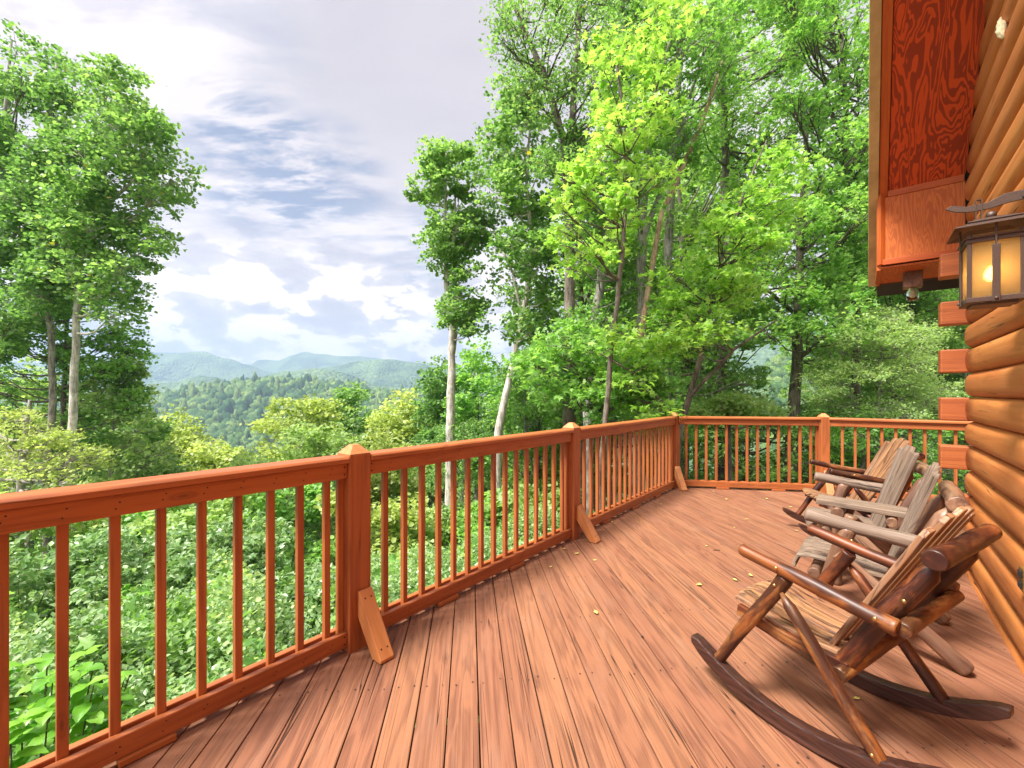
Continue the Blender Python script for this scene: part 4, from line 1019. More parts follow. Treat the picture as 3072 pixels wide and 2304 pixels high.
# ================================================================== TREES
LEAF = {
 'oval': (np.array([[0, 0, 0], [0.5, 0.30, 0.10], [1.0, 0, -0.05], [0.5, -0.30, 0.10]]), [(0, 2, 1), (0, 3, 2)]),
 'round': (np.array([[0, 0, 0], [0.25, 0.42, 0.08], [0.75, 0.40, 0.08], [1.0, 0, -0.08], [0.75, -0.40, 0.08], [0.25, -0.42, 0.08]]), [(0, 3, 2, 1), (0, 5, 4, 3)]),
 'maple': (np.array([[0, 0, 0], [0.10, 0.30, 0.0], [0.34, 0.16, 0.04], [0.50, 0.52, -0.06], [0.62, 0.16, 0.05], [1.05, 0.0, -0.12],
                     [0.62, -0.16, 0.05], [0.50, -0.52, -0.06], [0.34, -0.16, 0.04], [0.10, -0.30, 0.0]]),
           [(0, 2, 1), (0, 4, 3, 2), (0, 5, 4), (0, 6, 5), (0, 8, 7, 6), (0, 9, 8)]),
}
def leaves_mesh(name, pos, size, shape, rg, up=0.55, droop=0.0):
    tv, tf = LEAF[shape]; n = len(pos)
    nrm = rg.standard_normal((n, 3)) * (1 - up) * 0.9; nrm[:, 2] += up + 0.15; nrm /= np.linalg.norm(nrm, axis=1)[:, None]
    dr = rg.standard_normal((n, 3)); dr[:, 2] -= droop; dr -= nrm * (dr * nrm).sum(1)[:, None]; dr /= np.linalg.norm(dr, axis=1)[:, None] + 1e-9
    sd_ = np.cross(nrm, dr); sz = size * rg.uniform(0.65, 1.35, n)
    V_ = pos[:, None, :] + sz[:, None, None] * (tv[None, :, 0, None] * dr[:, None, :] + tv[None, :, 1, None] * sd_[:, None, :] + tv[None, :, 2, None] * nrm[:, None, :])
    k = len(tv); flat = np.concatenate([np.array(f) for f in tf]); sizes = np.array([len(f) for f in tf])
    F_ = (flat[None, :] + (np.arange(n) * k)[:, None]).ravel()
    return np_mesh(name, V_.reshape(-1, 3), F_, np.tile(sizes, n))
def tube_path(bm, pts, radii, seg=8):
    n = len(pts); rings = []
    for i, (p, r) in enumerate(zip(pts, radii)):
        a = Vector(pts[max(i - 1, 0)]); b_ = Vector(pts[min(i + 1, n - 1)]); t_ = (b_ - a).normalized()
        x = t_.cross(Vector((0.3, 0.9, 0.1))).normalized(); y_ = t_.cross(x)
        rings.append([bm.verts.new(Vector(p) + (x * math.cos(6.2832 * k / seg) + y_ * math.sin(6.2832 * k / seg)) * r) for k in range(seg)])
    for a, b_ in zip(rings, rings[1:]):
        for k in range(seg):
            f = bm.faces.new((a[k], b_[k], b_[(k + 1) % seg], a[(k + 1) % seg])); f.smooth = True
    bm.faces.new(rings[-1])
def smooth_path(pts, rads, rnd, n_per=5, wob=0.03):
    P = []; Rr = []
    for i in range(len(pts) - 1):
        for k in range(n_per):
            t_ = k / n_per; p = pts[i].lerp(pts[i + 1], t_)
            L = (pts[i + 1] - pts[i]).length
            if not (i == 0 and k == 0): p = p + Vector((rnd.uniform(-1, 1), rnd.uniform(-1, 1), 0)) * wob * min(L, 3) * 0.3
            P.append(p); Rr.append(rads[i] * (1 - t_) + rads[i + 1] * t_)
    P.append(pts[-1]); Rr.append(rads[-1]); return P, Rr
def blob_leaves(c, r, n, rg, flat=0.62, sub=9, tight=0.34):
    """clustered leaf positions in an uneven clump"""
    dirs = rg.standard_normal((sub, 3)); dirs /= np.linalg.norm(dirs, axis=1)[:, None]
    cen = dirs * (r * rg.uniform(0.45, 1.0, sub) ** 0.6)[:, None]; cen[:, 2] *= flat
    idx = rg.integers(0, sub, n)
    p = cen[idx] + rg.standard_normal((n, 3)) * r * tight * np.array([1, 1, 0.5])
    return p + np.array(c)[None, :], cen + np.array(c)[None, :]
def tree(name, label, Z, trunks, outline, nblob, blob_r, leaves, lsize, shape, lmat, bark, depth=1.0, seed=0, group=None, up=0.5, flat=0.62, base=None, extra=None, tight=0.34, sub=9, twig=True):
    """trunks: list of [(px, py, dz, radius_m), ...] from base up; outline: crown outline in bearing space at distance Z"""
    rnd = random.Random(seed); rg = np.random.default_rng(seed + 100)
    tr = [[(ray(px_, py_, Z + dz), r) for (px_, py_, dz, r) in T] for T in trunks]
    b0 = tr[0][0][0].copy()
    gz = float(ground(b0.x, b0.y)) - 0.2
    root = empty(name, (b0.x, b0.y, gz), 0, label, 'tree', group); O_ = Vector((b0.x, b0.y, gz))
    bm = bmesh.new(); samples = []
    for T in tr:
        pts = [p - O_ for p, r in T]; rads = [r for p, r in T]
        if T is tr[0] or pts[0].z > 0:
            if pts[0].z > 0.3 and T is tr[0]: pts = [Vector((pts[0].x, pts[0].y, 0))] + pts; rads = [rads[0] * 1.15] + rads
        P, Rr = smooth_path(pts, rads, rnd); tube_path(bm, P, Rr, 10)
        samples += [(p, r) for p, r in zip(P, Rr)]
    # blobs inside the outline
    ol = outline; xs = [p[0] for p in ol]; ys = [p[1] for p in ol]
    def inside(x, y):
        c = False
        for i in range(len(ol)):
            x1, y1 = ol[i]; x2, y2 = ol[i - 1]
            if (y1 > y) != (y2 > y) and x < (x2 - x1) * (y - y1) / (y2 - y1) + x1: c = not c
        return c
    cx_ = lambda y: np.mean([p.x for p, r in samples])
    LP = []; tries = 0; cents = []
    while len(cents) < nblob and tries < nblob * 60:
        tries += 1
        x, y = rnd.uniform(min(xs), max(xs)), rnd.uniform(min(ys), max(ys))
        if not inside(x, y): continue
        dz = rnd.uniform(-1, 1) * depth
        c = ray(x, y, Z + dz) - O_
        if any((c - q).length < blob_r * 0.55 for q in cents): 
            if rnd.random() < 0.8: continue
        cents.append(c)
    leaves = leaves * 0.44; lsize = lsize * 0.82; sub = 18 if Z > 9 else sub; tight = 0.19 if Z > 9 else 0.27
    for c in cents:
        r = blob_r * rnd.uniform(0.65, 1.3)
        p_, cen = blob_leaves(c[:], r, int(leaves * rnd.uniform(0.7, 1.3)), rg, flat, sub, tight)
        LP.append(p_)
        # limb from the trunk up to the clump
        best = min(samples, key=lambda s: (s[0] - c).length + (6.0 if s[0].z > c.z - 0.15 * (Vector((s[0].x - c.x, s[0].y - c.y, 0))).length else 0))
        a, ra = best; Lb = (c - a).length
        if Lb > 0.3:
            mid = a.lerp(c, 0.5) + Vector((0, 0, -0.10 * Lb)) + Vector((rnd.uniform(-1, 1), rnd.uniform(-1, 1), 0)) * 0.08 * Lb
            r0 = min(ra * 0.55, 0.012 * Lb + 0.012); tube_path(bm, [a, a.lerp(mid, 0.5) + Vector((0, 0, -0.02 * Lb)), mid, mid.lerp(c, 0.55) + Vector((0, 0, 0.03 * Lb)), c], [r0, r0 * 0.85, r0 * 0.65, r0 * 0.45, r0 * 0.25], 6)
            if twig:
                for q in cen[::2]: tube_path(bm, [mid.lerp(c, rnd.uniform(0.4, 0.9)), (mid.lerp(c, 0.8) + Vector(q)) / 2 + Vector((0, 0, -0.03)), Vector(q)], [r0 * 0.35, r0 * 0.25, r0 * 0.1], 4)
    bm_obj('trunk', bm, bark, root)
    pos = np.concatenate(LP)
    cr = mesh_obj('crown', leaves_mesh('crown', pos, lsize, shape, rg, up), lmat, root)
    return root

# ---- left group of tall poplars
GL = 'tall poplars left of the view'
tree('poplar_tree', 'tall poplar with the whitest trunk and ragged crown, left of the mountain view', 13.5,
     [[(212, 1420, 0, .12), (222, 1150, 0, .10), (235, 900, 0, .085), (228, 700, 0, .07), (260, 480, 0.2, .08), (330, 260, 0.3, .03)],
      [(226, 780, 0, .09), (300, 640, -.4, .06), (420, 520, -.8, .03)], [(234, 900, 0, .07), (310, 780, .5, .05), (430, 690, .8, .02)]],
     [(330, 190), (400, 250), (425, 350), (505, 365), (470, 440), (520, 520), (560, 590), (450, 640), (510, 720), (440, 800), (380, 860), (430, 930), (330, 960), (255, 900), (170, 820), (150, 600), (200, 400), (270, 300)],
     92, 0.62, 640, 0.125, 'round', L_poplar, B_pale, 1.6, 1, GL, tight=0.30)
tree('poplar_tree', 'poplar with grey trunk forking high, second from the left edge', 14.5,
     [[(140, 1440, 0, .11), (160, 1150, 0, .095), (150, 950, 0, .08), (130, 700, 0, .065), (140, 420, 0, .07), (170, 190, 0, .03)],
      [(155, 1000, 0, .10), (120, 830, 0, .08), (70, 600, 0, .04)]],
     [(165, 155), (200, 240), (250, 300), (260, 420), (230, 560), (250, 760), (200, 880), (90, 930), (60, 850), (40, 600), (60, 420), (120, 300)],
     80, 0.62, 640, 0.125, 'round', L_poplar, B_grey, 1.6, 2, GL, tight=0.30)
tree('poplar_tree', 'leafy poplar cut off by the left edge of the photo', 15.5,
     [[(-60, 1440, 0, .2), (-40, 1000, 0, .16), (0, 500, 0, .09), (35, 120, 0, .03)]],
     [(40, 85), (95, 170), (90, 300), (60, 420), (90, 560), (60, 800), (90, 1000), (-20, 1100), (-180, 1000), (-200, 500), (-80, 250), (0, 180)],
     84, 0.68, 620, 0.135, 'round', L_poplar, B_grey, 1.6, 3, GL, tight=0.30)
tree('slim_tree', 'slim dark stemmed tree between the two pale poplar trunks', 16.5,
     [[(185, 1430, 0, .09), (190, 1200, 0, .08), (200, 1000, 0, .06), (215, 840, 0, .03)]],
     [(-80, 900), (110, 860), (300, 880), (430, 1000), (450, 1110), (400, 1230), (300, 1330), (60, 1330), (-120, 1250)],
     90, 0.6, 520, 0.12, 'round', L_maple, B_dark, 1.2, 4, GL)
tree('maple_tree', 'low yellowish maple spreading under the left poplars', 13.0,
     [[(60, 1500, 0, .10), (70, 1350, 0, .07), (90, 1200, 0, .04)]],
     [(-100, 1230), (60, 1240), (150, 1270), (230, 1320), (300, 1350), (280, 1420), (120, 1470), (-100, 1480)],
     40, 0.5, 420, 0.11, 'maple', L_yell, B_grey, 1.6, 5, GL)
tree('maple_tree', 'green maple with reddish leaves low between the left trunks and the valley', 17.0,
     [[(330, 1500, 0, .10), (340, 1300, 0, .07), (350, 1160, 0, .04)]],
     [(300, 1120), (400, 1050), (440, 1140), (420, 1230), (480, 1290), (520, 1400), (420, 1480), (280, 1460), (240, 1280)],
     40, 0.6, 400, 0.14, 'round', L_pale, B_grey, 1.8, 6, GL)

# ---- slim poplar standing clear, right of the view
tree('poplar_tree', 'slim poplar with double pale trunk standing clear beside the mountain view', 14.0,
     [[(1345, 1745, 0, .165), (1352, 1450, 0, .15), (1352, 1180, 0, .135), (1358, 980, 0, .10), (1340, 860, 0, .09), (1335, 620, 0, .05), (1340, 440, 0, .02)],
      [(1356, 1060, .05, .11), (1368, 960, .15, .09), (1362, 800, .1, .06), (1370, 520, 0, .02)]],
     [(1290, 425), (1340, 465), (1400, 450), (1455, 470), (1480, 560), (1440, 640), (1470, 720), (1430, 830), (1450, 880), (1425, 1000), (1370, 985), (1315, 990), (1290, 900), (1320, 860), (1300, 700), (1240, 640), (1235, 590), (1290, 520)],
     66, 0.45, 560, 0.12, 'round', L_poplar, B_pale, 0.9, 7, None, tight=0.28)
# ---- right group
GR = 'tall forest trees behind the deck'
tree('leaning_tree', 'pale bent trunk tree leaning right, next to the slim poplar', 13.0,
     [[(1488, 1480, 0, .145), (1498, 1280, 0, .13), (1530, 1130, 0, .10), (1565, 960, 0, .085), (1600, 760, 0, .08), (1580, 560, 0, .05), (1590, 380, 0, .03)],
      [(1540, 1110, 0, .07), (1600, 1095, -.6, .05), (1680, 1090, -1, .03)], [(1565, 960, 0, .05), (1540, 820, .3, .04), (1480, 700, .6, .02)]],
     [(1560, 250), (1640, 300), (1660, 500), (1640, 700), (1660, 900), (1600, 1010), (1530, 960), (1500, 860), (1490, 700), (1470, 600), (1480, 480), (1470, 400), (1520, 380), (1450, 310), (1500, 230)],
     64, 0.55, 520, 0.12, 'round', L_poplar, B_pale, 1.5, 8, GR, tight=0.30)
tree('oak_tree', 'tall forked tree with dark bent limb reaching the top of the picture', 10.5,
     [[(1712, 1460, 0, .17), (1708, 1240, 0, .16), (1710, 980, 0, .14), (1710, 780, 0, .12), (1705, 620, 0, .11), (1690, 420, 0, .085), (1640, 240, 0, .07), (1560, 60, 0, .05), (1500, -80, 0, .03)],
      [(1706, 640, 0, .09), (1720, 350, .2, .08), (1735, 60, .3, .06), (1740, -150, .3, .03)]],
     [(1500, -60), (1900, -60), (1880, 200), (1800, 420), (1720, 560), (1640, 500), (1600, 330), (1560, 300), (1480, 100)],
     60, 0.48, 420, 0.10, 'oval', L_poplar, B_dark, 1.6, 9, GR)
tree('forest_tree', 'grey trunk tree standing just right of the forked tree, bare up to mid height', 12.0,
     [[(1765, 1440, 0, .15), (1762, 1150, 0, .14), (1790, 930, 0, .13), (1830, 640, 0, .10), (1860, 350, 0, .07), (1870, 60, 0, .05)]],
     [(1700, 300), (1900, -40), (2080, -40), (2060, 300), (1960, 600), (1900, 900), (1740, 1000), (1680, 760)],
     70, 0.55, 420, 0.12, 'maple', L_maple, B_grey, 2.0, 10, GR)
tree('forest_tree', 'straight lichen grey trunk rising through bright maple leaves above the railing corner', 11.5,
     [[(1910, 1440, 0, .15), (1925, 1000, 0, .13), (1925, 700, 0, .12), (1945, 420, 0, .10), (1960, 100, 0, .07), (1965, -150, 0, .05)],
      [(1926, 720, 0, .08), (1990, 560, .4, .07), (2060, 330, .6, .05), (2140, 60, .9, .03)]],
     [(1850, -60), (2250, -60), (2260, 160), (2150, 330), (2080, 500), (2000, 600), (1880, 520), (1830, 200)],
     60, 0.55, 400, 0.12, 'maple', L_maple, B_grey, 2.0, 12, GR)
tree('forest_tree', 'thick grey trunk behind the railing corner post with shaded lower leaves', 13.5,
     [[(1985, 1450, 0, .17), (2005, 1180, 0, .16), (2000, 900, 0, .14), (2010, 600, 0, .12), (2030, 300, 0, .09), (2060, 0, 0, .06)]],
     [(1900, 700), (2150, 600), (2250, 800), (2300, 1100), (2200, 1300), (1950, 1320), (1850, 1150), (1840, 900)],
     70, 0.65, 460, 0.13, 'maple', L_dark, B_grey, 2.2, 13, GR)
tree('forest_tree', 'shaggy dark trunk left of the brown maple trunk, seen above the far railing', 15.0,
     [[(2160, 1500, 0, .16), (2165, 1200, 0, .15), (2172, 900, 0, .14), (2175, 500, 0, .12), (2170, 250, 0, .10), (2160, 0, 0, .06)]],
     [(2050, -60), (2420, -60), (2450, 200), (2380, 500), (2300, 700), (2150, 600), (2080, 300)],
     66, 0.7, 430, 0.14, 'maple', L_maple, B_dark, 2.2, 14, GR)
tree('maple_tree', 'maple with the plain brown trunk rising behind the far railing', 12.0,
     [[(2367, 1580, 0, .17), (2375, 1300, 0, .16), (2390, 1100, 0, .14), (2395, 900, 0, .11), (2405, 650, 0, .08), (2420, 380, 0, .05)],
      [(2392, 1080, 0, .06), (2480, 1010, -.6, .04), (2580, 960, -1, .02)], [(2394, 950, 0, .06), (2290, 860, -.7, .04), (2180, 830, -1.2, .02)]],
     [(2200, 540), (2420, 420), (2620, 350), (2660, 700), (2640, 860), (2560, 960), (2620, 1010), (2480, 1060), (2330, 1010), (2180, 960), (2100, 850)],
     90, 0.55, 430, 0.135, 'maple', L_maple, B_dark, 2.2, 15, GR)
tree('maple_tree', 'bright maple filling the sky beside the cabin eave', 13.0,
     [[(2560, 1560, 0, .14), (2570, 1100, 0, .12), (2560, 700, 0, .10), (2540, 350, 0, .07), (2520, 50, 0, .04)]],
     [(2300, -60), (2560, -60), (2640, 60), (2760, 160), (2760, 560), (2700, 820), (2560, 860), (2430, 700), (2380, 400), (2330, 200)],
     100, 0.58, 420, 0.135, 'maple', L_maple, B_dark, 2.4, 16, GR)
tree('maple_tree', 'near young maple with yellow green leaves in front of the forked tree', 7.2,
     [[(1800, 1420, 0, .05), (1840, 1000, 0, .04), (1880, 600, 0, .035), (1880, 380, 0, .03), (1850, 200, 0, .02), (1930, 60, 0, .012)],
      [(1880, 420, 0, .025), (1960, 300, 0, .02), (2010, 120, -.2, .01)], [(1880, 620, 0, .02), (1760, 560, -.2, .015), (1680, 540, -.3, .01)]],
     [(1780, 180), (1860, 100), (1960, -20), (2060, 40), (2040, 250), (1990, 420), (2010, 560), (1920, 640), (1930, 760), (1800, 780), (1660, 840), (1620, 760), (1700, 680), (1640, 600), (1680, 520), (1790, 460), (1830, 320), (1760, 260)],
     64, 0.30, 150, 0.13, 'maple', L_maple2, B_dark, 0.9, 17, GR, flat=0.4)
tree('maple_tree', 'near maple with broad level sprays over the railing corner', 8.0,
     [[(2020, 1500, 0, .07), (2040, 1280, 0, .06), (2090, 1120, 0, .05), (2130, 950, 0, .045), (2170, 760, 0, .035), (2240, 560, 0, .02), (2300, 420, 0, .01)],
      [(2060, 1200, 0, .035), (2200, 1050, -.4, .025), (2330, 960, -.6, .012)], [(2040, 1260, 0, .03), (1900, 1120, -.3, .02), (1800, 1060, -.4, .012)]],
     [(2200, 560), (2300, 440), (2400, 460), (2420, 600), (2300, 760), (2250, 900), (2260, 1050), (2130, 1010), (2050, 1080), (1900, 1100), (1960, 1180), (2080, 1220), (2020, 1300), (1860, 1240), (1780, 1120), (1840, 980), (1960, 920), (2020, 780), (2120, 700)],
     84, 0.34, 190, 0.14, 'maple', L_maple2, B_dark, 1.1, 18, GR, flat=0.38)
tree('maple_tree', 'maple with shaded green leaves low over the middle railing', 9.5,
     [[(1830, 1500, 0, .06), (1825, 1300, 0, .05), (1800, 1120, 0, .04), (1770, 1000, 0, .02)]],
     [(1560, 1040), (1700, 960), (1850, 1000), (1960, 1080), (2060, 1160), (2040, 1290), (1900, 1300), (1760, 1280), (1640, 1240), (1600, 1150)],
     70, 0.42, 260, 0.14, 'maple', L_maple, B_dark, 1.3, 19, GR, flat=0.45)
tree('pine_tree', 'drooping pale sprays of a small pine above the far railing', 8.8,
     [[(2190, 1500, 0, .06), (2185, 1330, 0, .05), (2190, 1220, 0, .03)]],
     [(2090, 1240), (2180, 1190), (2270, 1200), (2330, 1235), (2290, 1260), (2160, 1270), (2080, 1265)],
     22, 0.26, 420, 0.12, 'oval', L_pale, B_dark, 0.6, 20, None, flat=0.4)
tree('beech_tree', 'pale small leaved tree beside the cabin corner, behind the far railing', 11.0,
     [[(2640, 1560, 0, .07), (2635, 1280, 0, .05), (2640, 1100, 0, .03), (2650, 980, 0, .015)],
      [(2590, 1500, 0, .04), (2585, 1300, 0, .03), (2550, 1160, 0, .015)], [(2700, 1500, 0, .03), (2690, 1250, 0, .02), (2720, 1120, 0, .01)]],
     [(2440, 1140), (2500, 1010), (2600, 950), (2720, 930), (2800, 1010), (2780, 1120), (2860, 1180), (2850, 1250), (2700, 1260), (2500, 1250)],
     80, 0.42, 620, 0.075, 'oval', L_pale, B_grey, 1.4, 21, None)
tree('forest_tree', 'high leafy branch seen past the jar light under the eave', 15.0,
     [[(2720, 1560, 0, .12), (2715, 1100, 0, .10), (2730, 900, 0, .07), (2760, 780, 0, .03)]],
     [(2650, 840), (2800, 780), (2900, 820), (2900, 900), (2820, 960), (2700, 940)],
     26, 0.6, 420, 0.12, 'oval', L_maple, B_dark, 1.4, 22, GR)
tree('shade_tree', 'dark understory tree behind the far railing balusters', 12.5,
     [[(2250, 1600, 0, .08), (2240, 1400, 0, .07), (2250, 1200, 0, .05)]],
     [(2050, 1240), (2500, 1200), (2620, 1320), (2560, 1440), (2300, 1480), (2040, 1440)],
     74, 0.5, 430, 0.12, 'oval', L_dark, B_dark, 1.6, 23, GR)
tree('shade_tree', 'green understory bush tree behind the right hand balusters near the cabin corner', 10.5,
     [[(2600, 1600, 0, .07), (2590, 1400, 0, .05), (2600, 1300, 0, .03)]],
     [(2440, 1270), (2700, 1240), (2850, 1300), (2870, 1500), (2700, 1540), (2440, 1500)],
     60, 0.42, 420, 0.10, 'oval', L_maple, B_dark, 1.2, 24, GR)
# dead snag leaning across
bm = bmesh.new(); A_ = [ray(1985, 640, 11.0), ray(2040, 520, 11.0), ray(2100, 380, 11.05), ray(2170, 180, 11.1)]
gz = float(ground(A_[0].x - 2.0, A_[0].y)); Bs = Vector((A_[0].x - 1.5, A_[0].y, gz - 0.2))
root = empty('dead_snag', Bs, 0, 'bare reddish brown dead trunk leaning right through the leaves', 'dead tree')
pp = [Bs, Bs.lerp(A_[0], 0.5)] + A_; P, Rr = smooth_path([p - Bs for p in pp], [0.09, 0.075, 0.06, 0.055, 0.05, 0.035], random.Random(4), 4, 0.02)
tube_path(bm, P, Rr, 8); bm_obj('trunk', bm, B_dead, root)

# ---- mid-distance treetops below the horizon (each stands on the falling slope)
GM = 'treetops on the slope below the deck'
mids = [('broad mid green tree filling the view behind the left poplar trunks', 21, 90, 1110, 200, 300, L_pale, 43),
        ('leafy tree behind the left poplars, low beside the valley', 23, 300, 1180, 110, 260, L_poplar, 44),
        ('broad yellow green treetop right of the valley gap', 28, 905, 1195, 130, 230, L_yell, 31),
        ('pointed green treetop rising in the middle of the view', 31, 1065, 1172, 75, 260, L_poplar, 32),
        ('pale round treetop left of the slim poplar', 27, 1215, 1208, 90, 220, L_yell, 33),
        ('yellowish treetop low in front of the middle group', 22, 960, 1290, 130, 200, L_pale, 34),
        ('small pale treetop just right of the left group', 26, 530, 1275, 60, 180, L_yell, 35),
        ('low yellow treetops at the foot of the valley gap', 24, 640, 1345, 110, 170, L_yell, 36),
        ('green treetop beside the left group above the railing', 20, 430, 1290, 110, 260, L_poplar, 37),
        ('narrow green treetop half hidden by the slim poplar trunk', 24, 1330, 1090, 60, 300, L_poplar, 38),
        ('light green tree between the slim poplar and the leaning trunk', 22, 1430, 1060, 75, 330, L_maple, 39),
        ('green tree behind the leaning trunk above the middle post', 20, 1600, 1040, 110, 330, L_maple, 40),
        ('yellow green tree filling the lower view behind the first post', 18, 1130, 1330, 120, 200, L_yell, 41),
        ('pale tree low behind the cap rail left of the first post', 19, 760, 1400, 130, 180, L_pale, 42)]
for lab, Z, px_, top, hw, hh, lm_, sd_ in mids:
    top -= 18; ol = [(px_ - hw * 0.25, top), (px_ + hw * 0.3, top + 10), (px_ + hw * 0.7, top + hh * 0.3), (px_ + hw, top + hh * 0.6), (px_ + hw * 0.95, top + hh * 1.1), (px_ - hw * 0.95, top + hh * 1.1), (px_ - hw, top + hh * 0.55), (px_ - hw * 0.65, top + hh * 0.25)]
    tree('slope_tree', lab, Z, [[(px_, top + hh * 1.8, 0, .16), (px_ + 5, top + hh * 0.9, 0, .12), (px_, top + hh * 0.2, 0, .05)]], ol,
         44, 0.042 * Z * 0.8, 420, 0.0085 * Z, 'round', lm_, B_grey, Z * 0.07, sd_, GM, flat=0.8, twig=False)

# ---- repeated forest trees: three prototypes, copied over the slopes
def proto_tree(seed, H_, cr_r, lmat, bark, shape, lsize, n, name, label, group):
    rnd = random.Random(seed); rg = np.random.default_rng(seed); root = empty(name, (0, 0, 0), 0, label, 'tree', group)
    bm = bmesh.new(); top = Vector((rnd.uniform(-.5, .5), rnd.uniform(-.5, .5), H_))
    P, Rr = smooth_path([Vector((0, 0, -0.5)), Vector((rnd.uniform(-.2, .2), rnd.uniform(-.2, .2), H_ * 0.45)), top], [H_ * .013, H_ * .010, H_ * .002], rnd, 8, 0.05)
    tube_path(bm, P, Rr, 8); LP = []
    for i in range(n):
        t_ = rnd.uniform(0.28, 1.0); rad_ = cr_r * (math.sin(math.pi * min(1, (t_ - 0.2) / 0.85)) ** 0.6) * rnd.uniform(0.35, 1.0)
        a_ = i * 2.4 + rnd.uniform(-.4, .4); c = Vector((math.cos(a_) * rad_, math.sin(a_) * rad_, H_ * t_))
        r = cr_r * 0.32 * rnd.uniform(0.7, 1.3); p_, cen = blob_leaves(c[:], r, 190, rg, 0.7, 14, 0.19); LP.append(p_)
        s_ = P[int(min(len(P) - 1, max(0, (t_ - 0.12) * len(P))))]
        tube_path(bm, [s_, s_.lerp(c, 0.5) + Vector((0, 0, -0.15)), c], [H_ * .003, H_ * .002, H_ * .0008], 5)
    bm_obj('trunk', bm, bark, root); mesh_obj('crown', leaves_mesh('crown', np.concatenate(LP), lsize, shape, rg, 0.5), lmat, root)
    return root
GF = 'forest trees filling the slope'
protos = [proto_tree(201, 13, 3.2, L_maple, B_grey, 'round', 0.17, 42, 'forest_tree', 'green forest tree among many on the wooded slope', GF),
          proto_tree(202, 16, 3.0, L_dark, B_dark, 'round', 0.17, 46, 'forest_tree', 'dark green forest tree among many on the wooded slope', GF),
          proto_tree(203, 11, 3.0, L_poplar, B_pale, 'round', 0.16, 40, 'forest_tree', 'pale barked forest tree among many on the wooded slope', GF)]
spots = []
rr = random.Random(77)
# right hand forest behind the deck
for i in range(16):
    spots.append((rr.uniform(1650, 2900), rr.uniform(18, 34), rr.choice((0, 1, 1)), rr.uniform(0.85, 1.3)))
for i in range(6):
    spots.append((rr.uniform(1450, 2000), rr.uniform(15, 24), rr.choice((0, 1)), rr.uniform(0.5, 0.8)))
# slope below, seen through the balusters
for i in range(34):
    spots.append((rr.uniform(900, 1900), rr.uniform(14, 30), rr.choice((0, 1, 2)), rr.uniform(0.42, 0.62)))
for i in range(26):
    spots.append((rr.uniform(-250, 900), rr.uniform(16, 40), rr.choice((0, 1, 2)), rr.uniform(0.45, 0.62)))
for i in range(24):
    spots.append((rr.uniform(200, 1500), rr.uniform(40, 90), rr.choice((0, 1, 2)), rr.uniform(0.7, 1.0)))
for i in range(12):
    spots.append((rr.uniform(2400, 3100), rr.uniform(14, 28), rr.choice((0, 1, 2)), rr.uniform(0.35, 0.6)))
used = set(); placed = []
for (px_, Z, k, s) in spots:
    x = (px_ - CX) / F_PX * Z; gz = float(ground(x, Z))
    topy = HY - (gz + [13, 16, 11][k] * s - EYE) / Z * F_PX
    # keep the valley view open
    if 420 < px_ < 1330:
        lim = 1300 if Z < 40 else 1235
        if topy < lim: s *= max(0.2, (EYE + (HY - lim) / F_PX * Z - gz) / ([13, 16, 11][k] * s))
    o = protos[k] if k not in used else copy_tree(protos[k]); used.add(k)
    o.location = (x, Z, gz); o.rotation_euler = (0, 0, rr.uniform(0, 6.28)); o.scale = (s, s, s * rr.uniform(0.9, 1.1))
    kd = ('green', 'dark green', 'pale barked')[k]
    if px_ < 500: wh = 'behind the left poplars'
    elif px_ < 900: wh = 'below the valley view'
    elif px_ < 1330: wh = 'below the middle treetops' if Z < 40 else 'down the valley slope'
    elif px_ < 1700: wh = 'right of the slim poplar'
    elif px_ < 2000: wh = 'behind the third railing run'
    elif px_ < 2450: wh = 'behind the far railing'
    else: wh = 'behind the cabin corner'
    wh2 = 'near' if Z < 22 else 'distant'
    o['label'] = '%s %s tree %s' % (wh2, kd, wh); placed.append((px_, o))

ORD = ['leftmost', 'second from left', 'third from left', 'fourth from left', 'fifth from left', 'sixth from left', 'seventh from left', 'eighth from left']
bylab = {}
for px_, o in sorted(placed, key=lambda q: q[0]): bylab.setdefault(o['label'], []).append(o)
for lab, os_ in bylab.items():
    if len(os_) > 1:
        for o_, wd_ in zip(os_, ORD): o_['label'] = wd_ + ' ' + lab

# ================================================================== UNDERGROWTH
rg = np.random.default_rng(42)
def bank_top(x, y):
    return ground(x, y) + 0.55 + 0.28 * np.sin(x * 1.7 + 0.6) * np.cos(y * 1.3) + 0.18 * np.sin(x * 3.9 + y * 2.7)
def inside_deck(x, y):
    c = x * n2.x + y * n2.y
    return (c > RAIL_C - 0.32) & (y < 7.2)
n = 120000; x = rg.uniform(-10, 2.0, n); y = rg.uniform(1.0, 11, n)
ok = ~inside_deck(x, y) & (np.abs(x) < 1.35 * y + 0.5); x, y = x[ok], y[ok]
z = bank_top(x, y) - np.abs(rg.standard_normal(len(x))) * 0.28 + 0.10
me = leaves_mesh('undergrowth', np.stack([x, y, z], -1), 0.068, 'oval', rg, 0.45)
setp(mesh_obj('undergrowth', me, L_shrub), 'tangled green leafy undergrowth on the bank below the railing', 'undergrowth', kind='stuff')
n = 110000; x = rg.uniform(-45, 45, n); y = rg.uniform(5, 55, n)
ok = ~inside_deck(x, y) & (np.abs(x) < 1.4 * y) & ~((x > -10) & (x < 2) & (y < 10.5)) ; x, y = x[ok], y[ok]
z = ground(x, y) + 0.35 + 0.35 * np.sin(x * 0.9) * np.cos(y * 1.1) - np.abs(rg.standard_normal(len(x))) * 0.25
me = leaves_mesh('forest_undergrowth', np.stack([x, y, z], -1), 0.26, 'round', rg, 0.6)
setp(mesh_obj('forest_undergrowth', me, L_shrub), 'low leafy forest undergrowth covering the slope', 'undergrowth', kind='stuff')
